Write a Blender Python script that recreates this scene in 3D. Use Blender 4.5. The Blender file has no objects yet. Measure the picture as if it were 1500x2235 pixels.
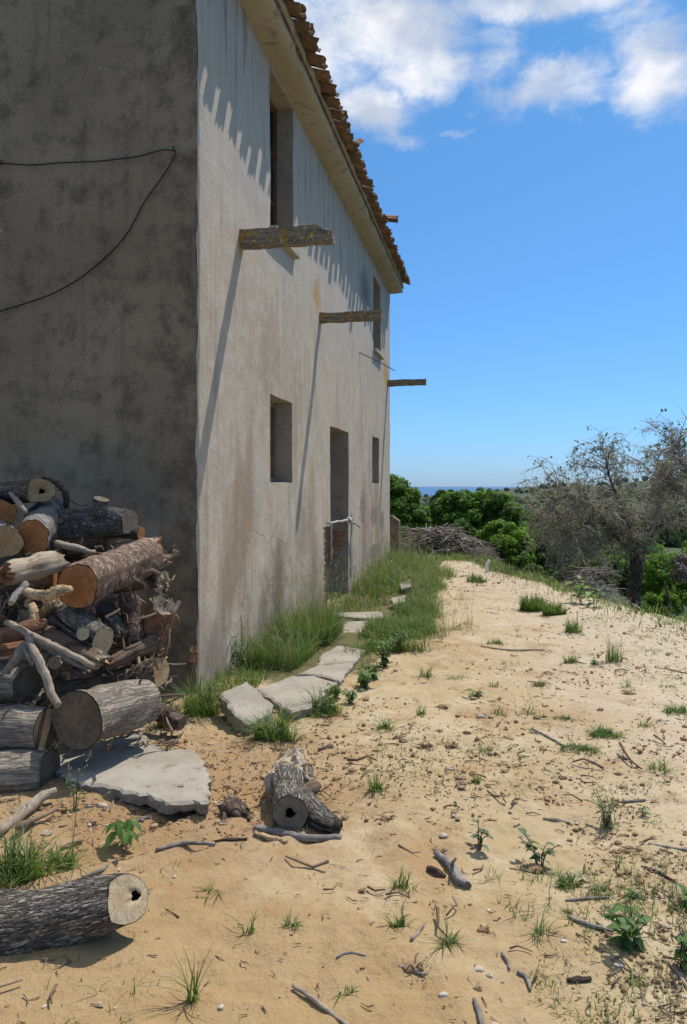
import bpy, math, random
import numpy as np
from mathutils import Vector, Matrix

C = bpy.context.scene.collection
SC = bpy.context.scene
R = math.radians
F = 1705.0          # focal length in photo pixels
EYE = 1.6
HZ = 1057.0

# ------------------------------------------------------------------ camera
cd = bpy.data.cameras.new('camera')
cam = bpy.data.objects.new('camera', cd); C.objects.link(cam)
cam.location = (0, 0, EYE); cam.rotation_euler = (R(90), 0, 0)
cd.sensor_fit = 'VERTICAL'; cd.sensor_height = 24; cd.sensor_width = 36
cd.lens = 24 * F / 2235; cd.shift_y = (HZ - 1117.5) / 2235
cd.clip_start = 0.05; cd.clip_end = 120000
SC.camera = cam

# ------------------------------------------------------------------ sun, sky, exposure
SUN_EL, SUN_AZ = R(60.6), R(43.6)            # azimuth clockwise from +Y
SDIR = Vector((math.sin(SUN_AZ) * math.cos(SUN_EL), math.cos(SUN_AZ) * math.cos(SUN_EL), math.sin(SUN_EL)))
ld = bpy.data.lights.new('sun', 'SUN'); sun = bpy.data.objects.new('sun', ld); C.objects.link(sun)
sun.rotation_euler = SDIR.to_track_quat('Z', 'Y').to_euler()
sun.location = (10, 10, 30)
ld.energy = 4.3; ld.angle = R(0.53); ld.color = (1.0, 0.955, 0.89)

W = bpy.data.worlds.new('World'); SC.world = W; W.use_nodes = True
SC.view_settings.view_transform = 'Standard'; SC.view_settings.look = 'None'
SC.view_settings.exposure = 0.0; SC.view_settings.gamma = 1.0
SC.view_settings.use_curve_mapping = False


class NB:
    """small node-graph helper"""
    def __init__(s, tree):
        s.t = tree; tree.nodes.clear()

    def n(s, typ, ins=None, **props):
        nd = s.t.nodes.new(typ)
        for k, v in props.items(): setattr(nd, k, v)
        for k, v in (ins or {}).items(): s.put(nd.inputs[k], v)
        return nd

    def put(s, sock, v):
        if isinstance(v, bpy.types.NodeSocket): s.t.links.new(v, sock)
        elif isinstance(v, bpy.types.Node): s.t.links.new(v.outputs[0], sock)
        else:
            if hasattr(sock, 'default_value'):
                dv = sock.default_value
                if hasattr(dv, '__len__') and not hasattr(v, '__len__'): v = (v,) * len(dv)
                elif hasattr(dv, '__len__') and len(dv) == 4 and len(v) == 3: v = (*v, 1)
                sock.default_value = v

    def m(s, op, a, b=0.0, c=0.0, clamp=False):
        return s.n('ShaderNodeMath', {0: a, 1: b, 2: c}, operation=op, use_clamp=clamp).outputs[0]

    def vm(s, op, a, b=(0, 0, 0)):
        nd = s.n('ShaderNodeVectorMath', {0: a, 1: b}, operation=op)
        return nd.outputs[1] if op in ('DOT_PRODUCT', 'LENGTH', 'DISTANCE') else nd.outputs[0]

    def rng(s, v, a, b, c=0.0, d=1.0, smooth=True):
        return s.n('ShaderNodeMapRange', {0: v, 1: a, 2: b, 3: c, 4: d},
                   interpolation_type='SMOOTHSTEP' if smooth else 'LINEAR').outputs[0]

    def mix(s, f, a, b, mode='MIX'):
        nd = s.n('ShaderNodeMix', data_type='RGBA', blend_type=mode)
        s.put(nd.inputs[0], f); s.put(nd.inputs[6], a); s.put(nd.inputs[7], b)
        return nd.outputs[2]

    def noise(s, vec, scale, detail=4, rough=0.55, dist=0.0):
        return s.n('ShaderNodeTexNoise', {'Vector': vec, 'Scale': scale, 'Detail': detail, 'Roughness': rough, 'Distortion': dist}).outputs[0]

    def voro(s, vec, scale, feature='F1', out=0, rand=1.0):
        return s.n('ShaderNodeTexVoronoi', {'Vector': vec, 'Scale': scale, 'Randomness': rand}, feature=feature).outputs[out]

    def scale(s, vec, sc, rot=(0, 0, 0), loc=(0, 0, 0)):
        return s.n('ShaderNodeMapping', {'Vector': vec, 'Scale': sc, 'Rotation': rot, 'Location': loc}).outputs[0]


def mat(name, build):
    m = bpy.data.materials.new(name); m.use_nodes = True
    b = NB(m.node_tree)
    out = b.n('ShaderNodeOutputMaterial')
    p = b.n('ShaderNodeBsdfPrincipled', {'Roughness': 0.9, 'Specular IOR Level': 0.25})
    b.t.links.new(p.outputs[0], out.inputs[0])
    r = build(b, p)
    return m


def bump(b, p, h, strength=0.5, dist=0.01):
    b.put(p.inputs['Normal'], b.n('ShaderNodeBump', {'Height': h, 'Strength': strength, 'Distance': dist}).outputs[0])


# world: Nishita sky with procedural clouds by direction
def px_dir(px, v):
    az = math.atan((px - 750) / F); el = math.atan((HZ - v) / F * math.cos(az))
    return az, el

def build_world():
    b = NB(W.node_tree)
    out = b.n('ShaderNodeOutputWorld')
    bg = b.n('ShaderNodeBackground', {'Strength': 0.1}); b.t.links.new(bg.outputs[0], out.inputs[0])
    sky = b.n('ShaderNodeTexSky', sky_type='NISHITA', sun_disc=False, sun_elevation=SUN_EL, sun_rotation=SUN_AZ,
              altitude=60.0, air_density=1.0, dust_density=0.25, ozone_density=3.0)
    d = b.n('ShaderNodeTexCoord').outputs['Generated']
    d = b.vm('NORMALIZE', d)
    sx = b.n('ShaderNodeSeparateXYZ', {0: d})
    az = b.m('ARCTAN2', sx.outputs[0], sx.outputs[1]); el = b.m('ARCSINE', sx.outputs[2])
    warp = b.n('ShaderNodeTexNoise', {'Vector': d, 'Scale': 9.0, 'Detail': 5, 'Roughness': 0.6}).outputs[1]
    wv = b.n('ShaderNodeSeparateXYZ', {0: warp})
    az2 = b.m('ADD', az, b.m('MULTIPLY', b.m('SUBTRACT', wv.outputs[0], 0.5), 0.12))
    el2 = b.m('ADD', el, b.m('MULTIPLY', b.m('SUBTRACT', wv.outputs[1], 0.5), 0.10))
    blobs = [(850, 60, 210, 130, 1.0), (905, 130, 150, 95, 1.0), (800, 235, 110, 95, 0.95), (700, 100, 160, 170, 0.9), (860, 300, 85, 34, .55),
             (1200, 190, 185, 75, 0.8), (1090, 110, 110, 80, .5), (1470, 160, 170, 140, 0.88), (1140, 5, 430, 80, 0.86),
             (1430, 40, 120, 80, .45), (1000, 283, 60, 16, 0.5), (600, -60, 420, 190, 0.85), (1350, -150, 320, 90, .8), (950, -220, 300, 100, .8)]
    tot = None
    for (px, v, rx, ry, w) in blobs:
        a0, e0 = px_dir(px, v)
        du = b.m('DIVIDE', b.m('SUBTRACT', az2, a0), rx / F * math.cos(a0) ** 2)
        dv = b.m('DIVIDE', b.m('SUBTRACT', el2, e0), ry / F * math.cos(e0) ** 2)
        rr = b.m('SQRT', b.m('ADD', b.m('MULTIPLY', du, du), b.m('MULTIPLY', dv, dv)))
        g = b.rng(rr, 0.15, 1.25, w, 0.0)
        tot = g if tot is None else b.m('MAXIMUM', tot, g)
    # broken cumulus continues overhead and around, its unseen cover thickened to whiten the fill
    broad = b.noise(b.scale(d, (1, 1, 1.6)), 2.6, 5, 0.55)
    high = b.m('MULTIPLY', b.rng(broad, 0.38, 0.56), b.rng(el, R(30), R(42), 0.0, 0.95))
    tot = b.m('MAXIMUM', tot, high)
    fine = b.noise(b.scale(d, (1, 1, 1.5)), 15.0, 9, 0.66, 0.6)
    dens = b.m('ADD', tot, b.m('MULTIPLY', b.m('SUBTRACT', fine, 0.5), 1.15))
    wisp = b.noise(b.scale(d, (1, 1.2, 2.6), rot=(0, R(24), 0)), 11.0, 8, 0.7, 1.2)
    dens = b.m('ADD', dens, b.m('MULTIPLY', b.m('SUBTRACT', wisp, 0.5), 0.7))
    alpha = b.m('MULTIPLY', b.rng(dens, 0.05, 1.12), b.rng(tot, 0.01, 0.15))
    core = b.rng(b.noise(b.scale(d, (1, 1, 1.6), loc=(.3, .1, .2)), 10.0, 6, 0.55), 0.36, 0.66)
    ccol = b.mix(core, (5.6, 6.3, 7.6), (10.2, 10.2, 10.4))
    ramp = b.n('ShaderNodeValToRGB', {0: b.m('DIVIDE', el, R(60))})
    cr = ramp.color_ramp; cr.elements[0].position = 0.0; cr.elements[0].color = (.34, .54, .97, 1)
    cr.elements[1].position = 1.0; cr.elements[1].color = (.52, .86, .96, 1)
    for pos, c in ((.06, (.36, .60, .96)), (.25, (.41, .70, .93)), (.5, (.46, .81, .97))):
        e = cr.elements.new(pos); e.color = (*c, 1)
    skyc = b.mix(1.0, sky.outputs[0], b.vm('SCALE', ramp.outputs[0]) if False else ramp.outputs[0], 'MULTIPLY')
    sc_ = b.n('ShaderNodeVectorMath', {0: skyc}, operation='SCALE'); sc_.inputs['Scale'].default_value = 1.5; skyc = sc_.outputs[0]
    col = b.mix(alpha, skyc, ccol)
    b.put(bg.inputs[0], col)

build_world()

# ------------------------------------------------------------------ geometry helpers
rng = np.random.default_rng(11)
rnd = random.Random(5)

def PX(px, v, d):
    return np.array(((px - 750) / F * d, d, EYE - (v - HZ) / F * d))

def PG(px, v, z=0.0):
    d = (EYE - z) * F / (v - HZ)
    return PX(px, v, d)

def tag(o, label=None, cat=None, group=None, kind=None):
    if label: o['label'] = label
    if cat: o['category'] = cat
    if group: o['group'] = group
    if kind: o['kind'] = kind
    return o

def empty(name, loc, label, cat, group=None, rz=0.0):
    o = bpy.data.objects.new(name, None); C.objects.link(o)
    o.location = loc; o.rotation_euler = (0, 0, rz); o.empty_display_size = 0.2
    return tag(o, label, cat, group)

def mk(name, V, Fs, mats, parent=None, loc=None, smooth=True, uv=None, mi=None, tint=None):
    """one mesh object. V (N,3); Fs list of faces or arrays; loc = origin (verts are given in the parent's space)."""
    V = np.asarray(V, float).reshape(-1, 3)
    if loc is None: loc = np.zeros(3)
    loc = np.asarray(loc, float)
    faces = []
    for f in (Fs if isinstance(Fs, list) else [Fs]):
        if isinstance(f, np.ndarray): faces += f.tolist()
        elif len(f) and hasattr(f[0], '__len__'): faces += [list(q) for q in f]
        else: faces.append(list(f))
    me = bpy.data.meshes.new(name)
    me.from_pydata((V - loc).tolist(), [], faces)
    for m in (mats if isinstance(mats, (list, tuple)) else [mats]): me.materials.append(m)
    if mi is not None: me.polygons.foreach_set('material_index', np.asarray(mi, np.int32))
    me.polygons.foreach_set('use_smooth', np.full(len(me.polygons), bool(smooth)))
    if uv is not None:
        L = np.zeros(len(me.loops), np.int32); me.loops.foreach_get('vertex_index', L)
        u = me.uv_layers.new(name='UVMap'); u.data.foreach_set('uv', np.asarray(uv, np.float32)[L].ravel())
    if tint is not None:
        a = me.attributes.new('tint', 'FLOAT', 'POINT'); a.data.foreach_set('value', np.asarray(tint, np.float32))
    me.update()
    o = bpy.data.objects.new(name, me); C.objects.link(o)
    o.location = loc.tolist()
    if parent is not None: o.parent = parent
    return o

def vnoise(x, y, s=0):
    x = np.asarray(x, float); y = np.asarray(y, float)
    ix = np.floor(x).astype(np.int64); iy = np.floor(y).astype(np.int64)
    fx = x - ix; fy = y - iy
    fx = fx * fx * (3 - 2 * fx); fy = fy * fy * (3 - 2 * fy)
    def h(a, b):
        v = (a * 374761393 + b * 668265263 + s * 974711 * 31) & 0xffffffff
        v = ((v ^ (v >> 13)) * 1274126177) & 0xffffffff
        v = (v ^ (v >> 16)) & 0xffffffff
        return v / 4294967295.0
    a = h(ix, iy); b = h(ix + 1, iy); c = h(ix, iy + 1); d = h(ix + 1, iy + 1)
    return (a * (1 - fx) + b * fx) * (1 - fy) + (c * (1 - fx) + d * fx) * fy

def fbm(x, y, s=0, o=4, r=0.5):
    t = 0.0; a = 1.0; n = 0.0
    for i in range(o):
        t = t + a * (vnoise(np.asarray(x) * 2 ** i, np.asarray(y) * 2 ** i, s + i * 7) - 0.5); n += a; a *= r
    return t / n

def box(x0, y0, z0, x1, y1, z1):
    V = [(x, y, z) for z in (z0, z1) for y in (y0, y1) for x in (x0, x1)]
    Q = [(0, 2, 3, 1), (4, 5, 7, 6), (0, 1, 5, 4), (2, 6, 7, 3), (0, 4, 6, 2), (1, 3, 7, 5)]
    return np.array(V, float), Q

class MB:
    def __init__(s): s.V = []; s.F = []; s.U = []; s.T = []; s.M = []; s.n = 0
    def add(s, V, Fs, uv=None, tint=0.5, mi=0):
        V = np.asarray(V, float)
        s.V.append(V)
        if isinstance(Fs, np.ndarray): s.F += (Fs + s.n).tolist(); k = len(Fs)
        else: s.F += [[i + s.n for i in f] for f in Fs]; k = len(Fs)
        s.U.append(np.zeros((len(V), 2)) if uv is None else np.asarray(uv))
        s.T.append(np.full(len(V), tint) if np.isscalar(tint) else np.asarray(tint)); s.M += [mi] * k
        s.n += len(V)
    def build(s, name, mats, parent=None, loc=None, smooth=True):
        return mk(name, np.concatenate(s.V), s.F, mats, parent, loc, smooth, np.concatenate(s.U), s.M, np.concatenate(s.T))

def frames(P):
    P = np.asarray(P, float); k = len(P)
    T = np.gradient(P, axis=0); T /= np.linalg.norm(T, axis=1)[:, None] + 1e-12
    ref = np.array((0, 0, 1.0)) if abs(T[0][2]) < 0.85 else np.array((1.0, 0, 0))
    A = np.zeros_like(P); a = np.cross(T[0], ref); a /= np.linalg.norm(a)
    for i in range(k):
        a = a - T[i] * a.dot(T[i]); a /= np.linalg.norm(a) + 1e-12; A[i] = a
    return T, A, np.cross(T, A)

def tube(P, rad, n=8, wob=0.0, seed=0, freq=3.0, cap=True, shift0=None, shift1=None):
    """V, F, uv; shift0/1: plane normals the end rings are cut along"""
    P = np.asarray(P, float); k = len(P); rad = np.broadcast_to(np.asarray(rad, float), (k,))
    T, A, B = frames(P)
    an = np.linspace(0, 2 * np.pi, n, endpoint=False)
    s = np.concatenate([[0], np.cumsum(np.linalg.norm(np.diff(P, axis=0), axis=1))])
    rr = np.repeat(rad[:, None], n, 1)
    if wob:
        ca = np.cos(an)[None, :] * freq + s[:, None] * 4.1; sa = np.sin(an)[None, :] * freq + s[:, None] * 3.3
        rr = rr * (1 + wob * 2 * (fbm(ca + seed * 3.7, sa + seed * 1.3, seed, 3)))
    V = P[:, None, :] + rr[:, :, None] * (np.cos(an)[None, :, None] * A[:, None, :] + np.sin(an)[None, :, None] * B[:, None, :])
    for idx, nn in ((0, shift0), (-1, shift1)):
        if nn is not None:
            nn = np.asarray(nn, float); nn /= np.linalg.norm(nn); t = T[idx]; sg = 1 if nn.dot(t) >= 0 else -1
            while abs(nn.dot(t)) < .72: nn = nn * .85 + t * sg * .15; nn /= np.linalg.norm(nn)
            off = V[idx] - P[idx]
            V[idx] = V[idx] - np.outer(off.dot(nn) / t.dot(nn), t)
    V = V.reshape(-1, 3)
    i = np.arange(k - 1)[:, None] * n; j = np.arange(n)[None, :]; j2 = (j + 1) % n
    Q = np.stack([i + j, i + j2, i + n + j2, i + n + j], -1).reshape(-1, 4)
    uv = np.stack([np.repeat(s[:, None], n, 1), np.repeat((an / (2 * np.pi))[None, :], k, 0)], -1).reshape(-1, 2)
    Fl = Q.tolist()
    if cap:
        Fl.append(list(range(n))[::-1]); Fl.append([(k - 1) * n + q for q in range(n)])
    return V, Fl, uv

def smooth_path(pts, m=6):
    pts = np.asarray(pts, float)
    if len(pts) < 3: return np.array([pts[0] + (pts[-1] - pts[0]) * t for t in np.linspace(0, 1, m)])
    out = []
    P = np.vstack([2 * pts[0] - pts[1], pts, 2 * pts[-1] - pts[-2]])
    for i in range(1, len(P) - 2):
        for t in np.linspace(0, 1, m, endpoint=False):
            a, b, c, d = P[i - 1], P[i], P[i + 1], P[i + 2]
            out.append(0.5 * (2 * b + (c - a) * t + (2 * a - 5 * b + 4 * c - d) * t * t + (-a + 3 * b - 3 * c + d) * t ** 3))
    out.append(pts[-1])
    return np.array(out)

# ------------------------------------------------------------------ materials
def OBJ(b): return b.n('ShaderNodeTexCoord').outputs['Object']
def UVC(b): return b.n('ShaderNodeTexCoord').outputs['UV']
def POS(b): return b.n('ShaderNodeNewGeometry').outputs['Position']
def RAND(b): return b.n('ShaderNodeObjectInfo').outputs['Random']
def TINT(b): return b.n('ShaderNodeAttribute', attribute_name='tint').outputs['Fac']

LICHEN_SPOTS = []   # filled below: house-local points on the facade with orange lichen

def facade_mat(b, p):
    o = OBJ(b)
    n1 = b.noise(o, 0.9, 6, 0.6); n2 = b.noise(o, 5.0, 6, 0.65); n3 = b.noise(o, 60, 3, 0.6)
    streak = b.noise(b.scale(o, (4, 5.5, 0.35)), 1.6, 5, 0.6)
    col = b.mix(b.rng(n1, 0.36, 0.66), (.47, .375, .272), (.54, .42, .295))
    col = b.mix(b.rng(n2, 0.42, 0.72, 0, 0.6), col, (.62, .545, .455))
    col = b.mix(b.rng(streak, 0.50, 0.72, 0, 0.5), col, (.265, .20, .14))
    z = b.n('ShaderNodeSeparateXYZ', {0: o}).outputs[2]
    # greyer tone on the upper storey, warm damp stains low down
    col = b.mix(b.m('MULTIPLY', b.rng(z, 2.9, 4.6), 0.6), col, b.mix(streak, (.53, .475, .405), (.43, .385, .33)))
    warm = b.m('MULTIPLY', b.rng(b.noise(b.scale(o, (1, 1.1, .45)), 1.15, 4, 0.55), 0.5, 0.68), b.rng(z, 3.6, 1.4, 0, 0.85))
    col = b.mix(warm, col, (.32, .215, .125))
    low = b.m('MULTIPLY', b.rng(b.noise(b.scale(o, (1, 1, 0.6)), 3.0, 5, 0.65), 0.42, 0.62), b.rng(z, 0.9, 0.1, 0, .7))
    col = b.mix(low, col, (.17, .14, .11))
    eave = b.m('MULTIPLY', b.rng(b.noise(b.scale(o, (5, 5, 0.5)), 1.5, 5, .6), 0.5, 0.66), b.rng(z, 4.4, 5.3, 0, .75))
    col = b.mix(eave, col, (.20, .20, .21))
    # window-corner damp stains and spalled plaster near the far end
    for (y, zz, ry, rz, c, k) in [(2.25, .62, .42, .62, (.165, .115, .068), .85), (1.75, .35, .25, .5, (.20, .15, .10), .7), (.9, .9, .3, .6, (.26, .19, .125), .6), (3.3, 1.1, .5, .6, (.26, .19, .125), .6), (.35, .2, .35, .4, (.22, .165, .11), .6), (1.9, 2.9, .5, .8, (.30, .22, .145), .5), (8.4, 1.9, .4, .7, (.25, .19, .13), .5), (7.9, 4.95, .9, .5, (.13, .13, .135), .85), (1.5, 1.6, .25, .5, (.5, .44, .37), .5)]:
        q = b.vm('MULTIPLY', b.vm('SUBTRACT', o, (0, y, zz)), (0, 1 / ry, 1 / rz))
        ln = b.m('ADD', b.vm('LENGTH', q), b.m('MULTIPLY', b.m('SUBTRACT', n2, .5), 1.6))
        col = b.mix(b.rng(ln, 1.15, 0.1, 0, k), col, c)
    spall = None
    for (y, zz, ry, rz) in [(7.6, 1.18, .32, .34), (8.9, 1.0, .5, .2), (9.9, .85, .4, .22), (6.5, .95, .18, .2), (6.45, .35, .2, .3), (1.02, .30, .035, .26), (1.72, .28, .04, .34), (9.0, .35, .9, .16)]:
        q = b.vm('MULTIPLY', b.vm('SUBTRACT', o, (0, y, zz)), (0, 1 / ry, 1 / rz))
        ln = b.m('ADD', b.vm('LENGTH', q), b.m('MULTIPLY', b.m('SUBTRACT', b.noise(o, 14, 4, .6), .5), 2.6))
        g = b.rng(ln, 0.9, 0.75)
        spall = g if spall is None else b.m('MAXIMUM', spall, g)
    col = b.mix(spall, col, b.mix(n3, (.19, .15, .11), (.30, .25, .19)))
    for (y, zz, ry, rz) in [(4.05, 3.98, .26, .26), (10.6, 3.9, .5, .34), (0.98, 3.7, .06, .14)]:
        q = b.vm('MULTIPLY', b.vm('SUBTRACT', o, (0, y, zz)), (0, 1 / ry, 1 / rz))
        ln = b.m('ADD', b.vm('LENGTH', q), b.m('MULTIPLY', b.m('SUBTRACT', n2, .5), 1.2))
        col = b.mix(b.rng(ln, 1.15, 0.2, 0, .9), col, (.46, .27, .06))
    # hairline cracks and pocks
    ck = b.voro(b.vm('ADD', o, b.vm('MULTIPLY', b.n('ShaderNodeTexNoise', {'Vector': o, 'Scale': 3.0, 'Detail': 4}).outputs[1], (.3, .5, .3))), 0.55, 'DISTANCE_TO_EDGE')
    ckm = b.m('MULTIPLY', b.rng(ck, 0.003, 0.0008), b.rng(b.noise(o, 0.7, 2), 0.54, 0.62))
    col = b.mix(b.m('MULTIPLY', ckm, .45), col, (.14, .12, .10))
    pk = b.rng(b.voro(o, 9.0), 0.075, 0.05)
    pk = b.m('MULTIPLY', pk, b.rng(b.noise(o, 2.2, 2), .52, .6))
    col = b.mix(b.m('MULTIPLY', pk, .6), col, (.2, .17, .14))
    col = b.mix(b.m('MULTIPLY', n3, .22), col, (.30, .27, .235))
    b.put(p.inputs['Base Color'], col); b.put(p.inputs['Roughness'], .95)
    h = b.m('ADD', b.m('MULTIPLY', n2, 1.2), b.m('MULTIPLY', b.noise(o, 26, 5, .7), .55))
    h = b.m('SUBTRACT', h, b.m('ADD', b.m('MULTIPLY', spall, .9), b.m('ADD', b.m('MULTIPLY', ckm, .5), b.m('MULTIPLY', pk, .5))))
    bump(b, p, h, .55, .014)

def gable_mat(b, p):
    o = OBJ(b)
    n1 = b.noise(o, 0.8, 6, .6); n2 = b.noise(o, 4.5, 6, .68); n3 = b.noise(o, 48, 4, .7)
    z = b.n('ShaderNodeSeparateXYZ', {0: o}).outputs[2]
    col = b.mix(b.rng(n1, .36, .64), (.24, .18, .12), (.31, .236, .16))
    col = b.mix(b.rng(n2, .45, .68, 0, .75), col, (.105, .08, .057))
    col = b.mix(b.m('MULTIPLY', b.rng(b.noise(o, 1.7, 5, .6), .5, .64), b.rng(z, 2.3, .9, 0, .8)), col, (.37, .31, .235))
    streak = b.noise(b.scale(o, (7, 7, .5)), 1.3, 5, .6)
    col = b.mix(b.rng(streak, .52, .70, 0, .28), col, (.09, .07, .052))
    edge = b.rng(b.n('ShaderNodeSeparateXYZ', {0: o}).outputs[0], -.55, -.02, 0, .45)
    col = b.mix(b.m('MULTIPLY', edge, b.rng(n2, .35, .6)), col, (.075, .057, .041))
    col = b.mix(b.rng(n3, .5, .78, 0, .4), col, (.34, .265, .175))
    col = b.mix(b.rng(n3, .46, .26, 0, .5), col, (.045, .039, .033))
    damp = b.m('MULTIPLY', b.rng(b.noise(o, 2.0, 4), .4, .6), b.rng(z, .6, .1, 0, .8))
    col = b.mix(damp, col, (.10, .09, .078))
    # pale crusty lichen dots, mostly high up
    v = b.voro(o, 20); dots = b.m('MULTIPLY', b.rng(v, .17, .12), b.rng(b.noise(o, 1.5, 3), .5, .66))
    dots = b.m('MULTIPLY', dots, b.rng(z, 3.6, 5.0, .15, 1))
    col = b.mix(dots, col, (.42, .41, .37))
    col = b.mix(b.m('MULTIPLY', b.rng(b.voro(o, 55), .2, .12), .65), col, (.40, .36, .29))
    q = b.vm('MULTIPLY', b.vm('SUBTRACT', o, (-1.80, 0, 3.65)), (1 / .13, 0, 1 / .5))
    sp = b.rng(b.m('ADD', b.vm('LENGTH', q), b.m('MULTIPLY', b.m('SUBTRACT', b.noise(o, 7, 5, .65), .5), 3.0)), 1.0, .8)
    col = b.mix(sp, col, (.40, .34, .27))
    b.put(p.inputs['Base Color'], col); b.put(p.inputs['Roughness'], .97)
    bump(b, p, b.m('ADD', b.m('MULTIPLY', n3, .6), b.m('SUBTRACT', n2, b.m('MULTIPLY', sp, .5))), .7, .014)

def soft_mat(c0, c1, sc=6.0, rough=.92, bm=.4, fine=60, c2=None, dist=.008):
    def f(b, p):
        o = OBJ(b)
        n = b.noise(o, sc, 6, .6); f_ = b.noise(o, fine, 4, .65)
        col = b.mix(b.rng(n, .35, .65), c0, c1)
        if c2: col = b.mix(b.rng(b.noise(o, sc * 2.7, 5, .65), .55, .68, 0, .85), col, c2)
        col = b.mix(b.m('MULTIPLY', f_, .35), col, tuple(x * .55 for x in c0))
        b.put(p.inputs['Base Color'], col); b.put(p.inputs['Roughness'], rough)
        bump(b, p, b.m('ADD', n, b.m('MULTIPLY', f_, .5)), bm, dist)
    return f

def tile_mat(b, p):
    o = OBJ(b); r = RAND(b)
    n = b.noise(b.vm('ADD', o, b.n('ShaderNodeCombineXYZ', {0: b.m('MULTIPLY', r, 31.0)}).outputs[0]), 7, 5, .6)
    col = b.mix(r, (.22, .11, .06), (.36, .20, .115))
    col = b.mix(b.rng(n, .40, .60), col, (.155, .10, .06))
    col = b.mix(b.rng(b.noise(o, 18, 5, .65), .54, .64, 0, .8), col, (.27, .225, .12))
    col = b.mix(b.rng(b.noise(o, 9, 5, .65), .52, .62, 0, .85), col, (.075, .063, .052))
    b.put(p.inputs['Base Color'], col)
    bump(b, p, b.noise(o, 40, 4, .6), .4, .005)

def beam_mat(b, p):
    o = OBJ(b)
    g = b.noise(b.scale(o, (3, 30, 30)), 1.5, 5, .6)
    col = b.mix(b.rng(g, .35, .65), (.115, .095, .072), (.235, .20, .155))
    nz = b.n('ShaderNodeSeparateXYZ', {0: b.n('ShaderNodeNewGeometry').outputs['Normal']}).outputs[2]
    l1 = b.m('ADD', b.noise(o, 16, 5, .65), b.m('MULTIPLY', nz, .10))
    col = b.mix(b.rng(l1, .53, .62), col, (.33, .235, .04))
    col = b.mix(b.rng(b.noise(o, 33, 4, .6), .60, .65), col, (.42, .40, .33))
    col = b.mix(b.rng(b.noise(b.vm('ADD', o, (3, 1, 2)), 13, 5, .6), .60, .67), col, (.42, .20, .03))
    b.put(p.inputs['Base Color'], col)
    bump(b, p, b.m('ADD', g, b.noise(o, 50, 3)), .7, .01)

def sand_mat(b, p):
    o = POS(b)
    n1 = b.noise(o, .55, 5, .6); n2 = b.noise(o, 2.6, 6, .62); n3 = b.noise(o, 22, 5, .68); n4 = b.noise(o, 160, 3, .7)
    sx = b.n('ShaderNodeSeparateXYZ', {0: o})
    col = b.mix(b.rng(n1, .38, .62), (.44, .325, .178), (.51, .395, .24))
    col = b.mix(b.rng(n2, .50, .70, 0, .85), col, (.555, .455, .295))
    col = b.mix(b.rng(b.noise(b.scale(o, (1, 1, 1), loc=(4, 2, 0)), 1.3, 6, .65), .5, .68, 0, .75), col, (.36, .21, .09))
    # paler, stonier earth towards the right-hand bank
    side = b.m('ADD', sx.outputs[0], b.m('MULTIPLY', b.m('SUBTRACT', n2, .5), 2.2))
    col = b.mix(b.rng(side, .7, 3.0, 0, .8), col, (.545, .45, .33))
    # smooth damp ochre sand pressed by wheels; streak colours paint in the ruts' shading
    q = b.vm('MULTIPLY', b.vm('SUBTRACT', o, (-.35, 2.45, 0)), (1 / 1.25, 1 / .85, 0))
    pr = b.rng(b.m('ADD', b.vm('LENGTH', q), b.m('MULTIPLY', b.m('SUBTRACT', b.noise(o, 2.2, 4, .6), .5), 1.2)), 1.15, .5, 0, .8)
    col = b.mix(pr, col, b.mix(b.noise(b.scale(o, (1.2, 5, 1), rot=(0, 0, .5)), 3.0, 4, .6), (.31, .185, .078), (.46, .32, .155)))
    # turned darker soil by the woodpile
    q = b.vm('MULTIPLY', b.vm('SUBTRACT', o, (-.85, 4.0, 0)), (1 / 1.1, 1 / 1.15, 0))
    ds = b.rng(b.m('ADD', b.vm('LENGTH', q), b.m('MULTIPLY', b.m('SUBTRACT', b.noise(o, 3.5, 5, .65), .5), 1.7)), 1.2, .5, 0, .7)
    col = b.mix(ds, col, (.33, .19, .085))
    # green-brown turf beyond the sand: by the house wall, on the far rise and over the bank
    t = TINT(b)
    turf = b.m('ADD', t, b.m('MULTIPLY', b.m('SUBTRACT', b.noise(o, 5, 5, .7), .5), .9))
    col = b.mix(b.rng(turf, .45, .62), col, b.mix(n3, (.10, .105, .04), (.19, .165, .075)))
    col = b.mix(b.rng(b.noise(b.scale(o, (1, .8, 1), loc=(9, 3, 0)), 3.1, 7, .7), .55, .66, 0, .6), col, (.33, .20, .10))
    col = b.mix(b.rng(n3, .54, .70, 0, .6), col, (.30, .195, .10))
    col = b.mix(b.rng(n4, .60, .75, 0, .55), col, (.24, .16, .09))
    col = b.mix(b.rng(n4, .40, .25, 0, .35), col, (.68, .56, .40))
    b.put(p.inputs['Base Color'], col); b.put(p.inputs['Roughness'], .96); b.put(p.inputs['Specular IOR Level'], .15)
    h = b.m('ADD', b.m('MULTIPLY', n3, 1.0), b.m('ADD', b.m('MULTIPLY', n4, .22), b.m('MULTIPLY', n2, 1.2)))
    bump(b, p, h, .8, .022)

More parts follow.
